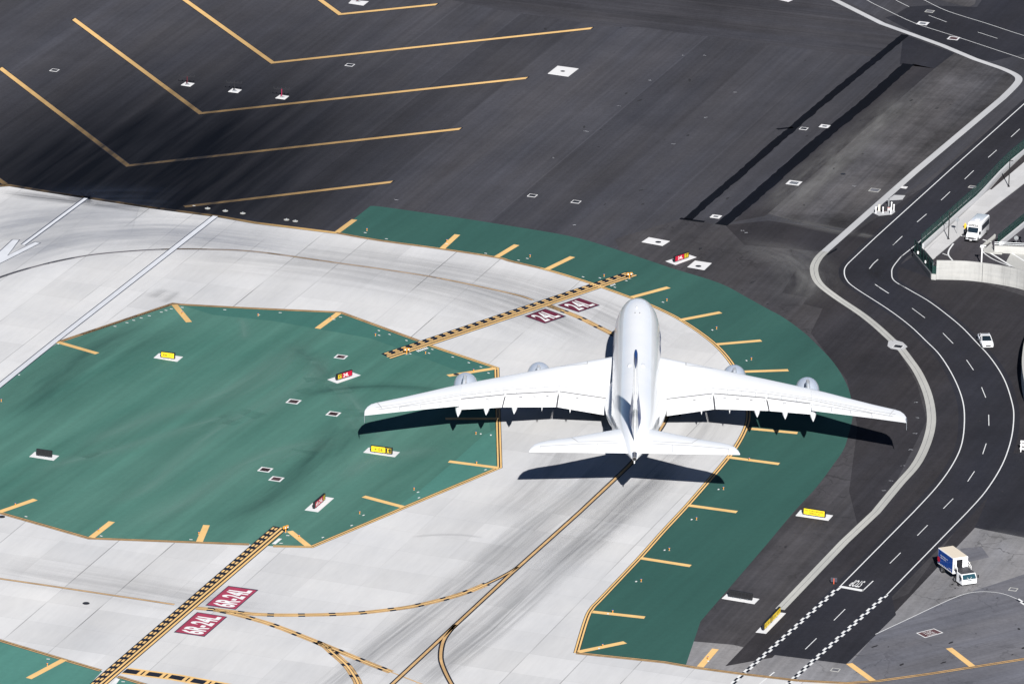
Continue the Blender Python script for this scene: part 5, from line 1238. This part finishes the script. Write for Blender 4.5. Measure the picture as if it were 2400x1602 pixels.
m = MB(); m.box(L/2-.05,L/2+.12,-.95,.95,.38,.56); m.build('bumper', DARKM, bus, bevel=.03)
m = MB(); m.box(L/2+.12,L/2+.135,-.17,.17,.42,.56); m.build('number_plate', S_WHT, bus)
for y in (-.68,.68): m = MB(); m.box(L/2-.02,L/2+.03,y-.14,y+.14,.66,.9); m.build('headlight', METAL, bus)
for s_ in (-1,1):
    m = MB(); y = s_*(w2+.012); m.face([(-L/2+.35,y,1.45),(L/2-2.2,y,1.45),(L/2-2.2,y,2.38),(-L/2+.35,y,2.38)]); m.build('side_window', GLASS, bus, flipfix=False)
    m = MB(); y = s_*.995; m.face([(L/2-1.6,y,1.38),(L/2-1.05,y,1.38),(L/2-1.35,y-.06*s_,2.05),(L/2-1.6,y-.06*s_,2.05)]); m.build('cab_window', GLASS, bus, flipfix=False)
    m = MB(); m.box(L/2-1.05,L/2-.92,s_*1.08-.02,s_*1.32,1.35,1.72) if s_ > 0 else m.box(L/2-1.05,L/2-.92,-1.32,-1.06,1.35,1.72); m.build('mirror', BLACK, bus)
    wheel(bus, L/2-.75, s_*.9, .38); wheel(bus, -L/2+1.5, s_*1.0, .38, .3)
m = MB(); m.box(-.5,.3,-.3,.3,2.87,2.97); m.build('roof_vent', WHITE, bus, bevel=.03)
# white patrol car
fc = G(2316,819); hb = radians(-90+7); L = 4.9; d_ = Vector((cos(hb),sin(hb),0)); cen = fc-d_*(L/2)+Vector((0,.1,0))
car = thing('car', 'white saloon car with dark windows pulled over beside the curving service road', 'car', tuple(cen), hb)
m = MB(); h2 = .93
def cs(x, w_, z0, z1, tw=.12): return [(x,-w_+.05,z0),(x,w_-.05,z0),(x,w_,z0+.2),(x,w_,z1-.12),(x,w_-tw,z1),(x,-w_+tw,z1),(x,-w_,z1-.12),(x,-w_,z0+.2)]
m.grid([cs(-L/2,.72,.42,.86),cs(-L/2+.15,.86,.28,.95),cs(-L/2+.9,.93,.25,1.0),cs(-.6,.94,.24,.98),cs(.9,.94,.24,.97),cs(1.5,.93,.25,.92),cs(L/2-.45,.90,.26,.82),cs(L/2-.12,.82,.28,.72),cs(L/2,.66,.34,.62)])
m.build('body', WHITE, car, smooth=45, bevel=.02)
m = MB()
cab = [(-1.75,.78,.98,.98),(-1.05,.66,.98,1.42),(-.4,.66,.98,1.49),(.2,.66,.98,1.46),(1.15,.78,.96,.98)]
def cr(x, w_, z0, z1): b = .84; return [(x,-b,z0),(x,b,z0),(x,w_,z1),(x,-w_,z1)]
m.grid([cr(*c_) for c_ in cab], lambda k, j: (0 if (j == 2 and k in (1,2)) else 1))
m.build('cabin', [WHITE, GLASS], car, smooth=30)
for s_ in (-1,1):
    m = MB()
    for (xa,za,wa),(xb,zb_,wb) in (((1.15,.98,.80),(.2,1.47,.67)),((-1.75,.98,.80),(-1.05,1.43,.67)),((.2,1.47,.67),(-1.05,1.43,.67)),((-.35,.98,.85),(-.4,1.49,.67))): m.cyl((xa,s_*wa,za),(xb,s_*wb,zb_),.05,.05,6)
    m.build('pillar', WHITE, car)
    m = MB(); m.box(.75,.9,s_*1.0-.1,s_*1.0+.1,.93,1.06); m.build('mirror', BLACK, car, bevel=.02)
    m = MB(); m.grid([[(L/2-.40,s_*.50,.66),(L/2-.32,s_*.50,.60),(L/2-.5,s_*.80,.66),(L/2-.6,s_*.80,.74)],[(L/2-.30,s_*.50,.78),(L/2-.2,s_*.50,.70),(L/2-.38,s_*.82,.74),(L/2-.5,s_*.82,.82)]]); m.build('headlight', BLACK, car)
    wheel(car, 1.5, s_*.84, .33); wheel(car, -1.45, s_*.84, .33)
m = MB(); m.box(L/2-.1,L/2+.01,-.38,.38,.46,.66); m.build('grille', BLACK, car); m = MB(); m.box(L/2,L/2+.03,-.2,.2,.36,.46); m.build('number_plate', S_WHT, car)
m = MB(); m.box(-.25,.1,-.5,.5,1.49,1.56); m.build('roof_bar', GALV, car, bevel=.02)
# catering high-loader truck
fl_, fr_ = G(2254.6,1376,0), G(2289,1371,0)
ex = (fl_-fr_).normalized(); d_ = Vector((ex.y, -ex.x, 0)); d_ = d_ if d_.y < 0 else -d_
hb = atan2(d_.y, d_.x); L = 7.5; cen = (fl_+fr_)/2-d_*(L/2)
tr = thing('catering_truck', 'white catering truck with blue sided box body, open front door and low black-roofed cab', 'truck', tuple(cen), hb)
h2 = 1.18; xb0, xb1 = -L/2, -L/2+4.6
m = MB(); m.box(xb0,xb1,-h2,h2,1.0,3.35,0)
bd = m.build('box_body', WHITE, tr, bevel=.03)
m = MB(); m.box(xb0+.06,xb1-.06,-h2+.06,h2-.06,3.352,3.37); m.build('box_roof', TAN, tr)
m = MB(); m.box(xb1+.005,xb1+.03,-.62,.30,1.15,3.05); m.build('door_opening', BLACK, tr)
m = MB(); m.box(xb1+.0,xb1+.06,.34,.62,1.1,3.1); m.build('door', S_WHT, tr)
# vehicle right side is -y; in the picture the blue side is on the viewer's left
lf = Vector((-sin(hb), cos(hb), 0)); sgn = 1 if lf.x < 0 else -1
m = MB(); y = sgn*(h2+.014); m.face([(xb0+.1,y,1.15),(xb1-.12,y,1.15),(xb1-.12,y,3.25),(xb0+.1,y,3.25)]); bp = m.build('side_panel', BLUEP, tr, flipfix=False)
m = MB(); yy = sgn*(h2+.024)
# on the blue side the reading direction runs from the tail to the cab
text_on(m, 'THE WORLD IN', (xb0+.75,yy,2.45), (2.2,0,0), (0,0,.17), 0, .02); text_on(m, 'GOOD TASTE', (xb0+.75,yy,2.15), (1.7,0,0), (0,0,.17), 0, .02)
text_on(m, 'catering', (xb1-1.3,yy,1.42), (1.0,0,0), (0,0,.16), 0, .02)
for k in range(8): x = xb0+.45+k*.48; m.face([(x,yy,1.17),(x+.3,yy,1.17),(x+.15,yy,1.33)])
m.face([(xb0+.12+.42*cos(t)+.2,yy,1.75+.42*sin(t)) for t in [2*pi*k/20 for k in range(20)]], 1)
m.build('lettering', [S_WHT, S_RED], bp, flipfix=False)
m = MB(); m.box(xb0+.2,L/2-1.0,-.45,.45,.62,.95); m.build('chassis', DARKM, tr)
# low cab: open platform roof between side walls
xc0 = xb1+.25; xc1 = L/2
m = MB(); m.grid([[(xc0+.9,-h2,.35),(xc0+.9,h2,.35),(xc0+.9,h2,1.55),(xc0+.9,h2,1.78),(xc0+.9,-h2,1.78),(xc0+.9,-h2,1.55)],[(xc1-.55,-h2,.35),(xc1-.55,h2,.35),(xc1-.55,h2,1.25),(xc1-.55,h2-.04,1.78),(xc1-.55,-h2+.04,1.78),(xc1-.55,-h2,1.25)],[(xc1-.02,-h2+.02,.35),(xc1-.02,h2-.02,.35),(xc1,h2-.02,1.08),(xc1-.42,h2-.08,1.74),(xc1-.42,-h2+.08,1.74),(xc1,-h2+.02,1.08)]]); cabo = m.build('cab', WHITE, tr, bevel=.03)
m = MB(); m.box(xb1,xc1-.5,-h2+.12,h2-.12,1.79,1.84); m.build('platform', mat('platform_black', (.035,.035,.042), .6), tr)
m = MB(); m.face([(xc1+.008,h2-.14,1.12),(xc1+.008,-h2+.14,1.12),(xc1-.395,-h2+.18,1.70),(xc1-.395,h2-.18,1.70)]); m.build('windscreen', GLASST, tr, flipfix=False)
for k in (-1,1): m = MB(); m.cyl((xc1+.03,k*.1,1.1),(xc1-.12,k*.35,1.36),.018,.018,5); m.build('wiper', S_WHT, tr)
m = MB(); m.box(xc1-.02,xc1+.012,-.36,.36,.82,1.0); m.build('grille', GALV, tr); m = MB(); m.box(xc1-.02,xc1+.012,-.38,.38,.46,.54); m.build('lower_grille', GALV, tr)
for y, z in ((-.85,.62),(.85,.62),(.9,.95)): m = MB(); m.cyl((xc1-.02,y,z),(xc1+.02,y,z),.07,.07,10); m.build('headlight', DARKM, tr)
for s_ in (-1,1):
    m = MB(); m.face([(xc1-.95,s_*(h2+.01),1.12),(xc1-.3,s_*(h2+.01),1.12),(xc1-.5,s_*(h2+.005),1.62),(xc1-.95,s_*(h2+.005),1.62)]); m.build('side_window', GLASS, tr, flipfix=False)
    m = MB(); m.box(xc1-.12,xc1+.05,s_*(h2+.18)-.07,s_*(h2+.18)+.07,1.15,1.55); m.build('mirror', BLACK, tr)
    m = MB(); 
    for a, b in (((xb1+.1,s_*(h2-.08),1.8),(xb1+.1,s_*(h2-.08),2.75)),((xb1+.1,s_*(h2-.08),2.75),(xb1+1.2,s_*(h2-.08),2.3)),((xb1+1.2,s_*(h2-.08),2.3),(xb1+1.2,s_*(h2-.08),1.8)),((xb1+.1,s_*(h2-.08),2.3),(xb1+1.2,s_*(h2-.08),2.05))): m.cyl(a, b, .035, .035, 6)
    m.build('hand_rail', S_WHT, tr)
    m = MB(); m.cyl((xb1+.5,s_*(h2-.02),1.9),(xb1+.5,s_*(h2+.02),2.7),.06,.06,8); m.build('ladder_rail', OFFW, tr)
    wheel(tr, xb0+1.25, s_*.98, .46, .34); wheel(tr, xc0+.35, s_*1.02, .42, .28)
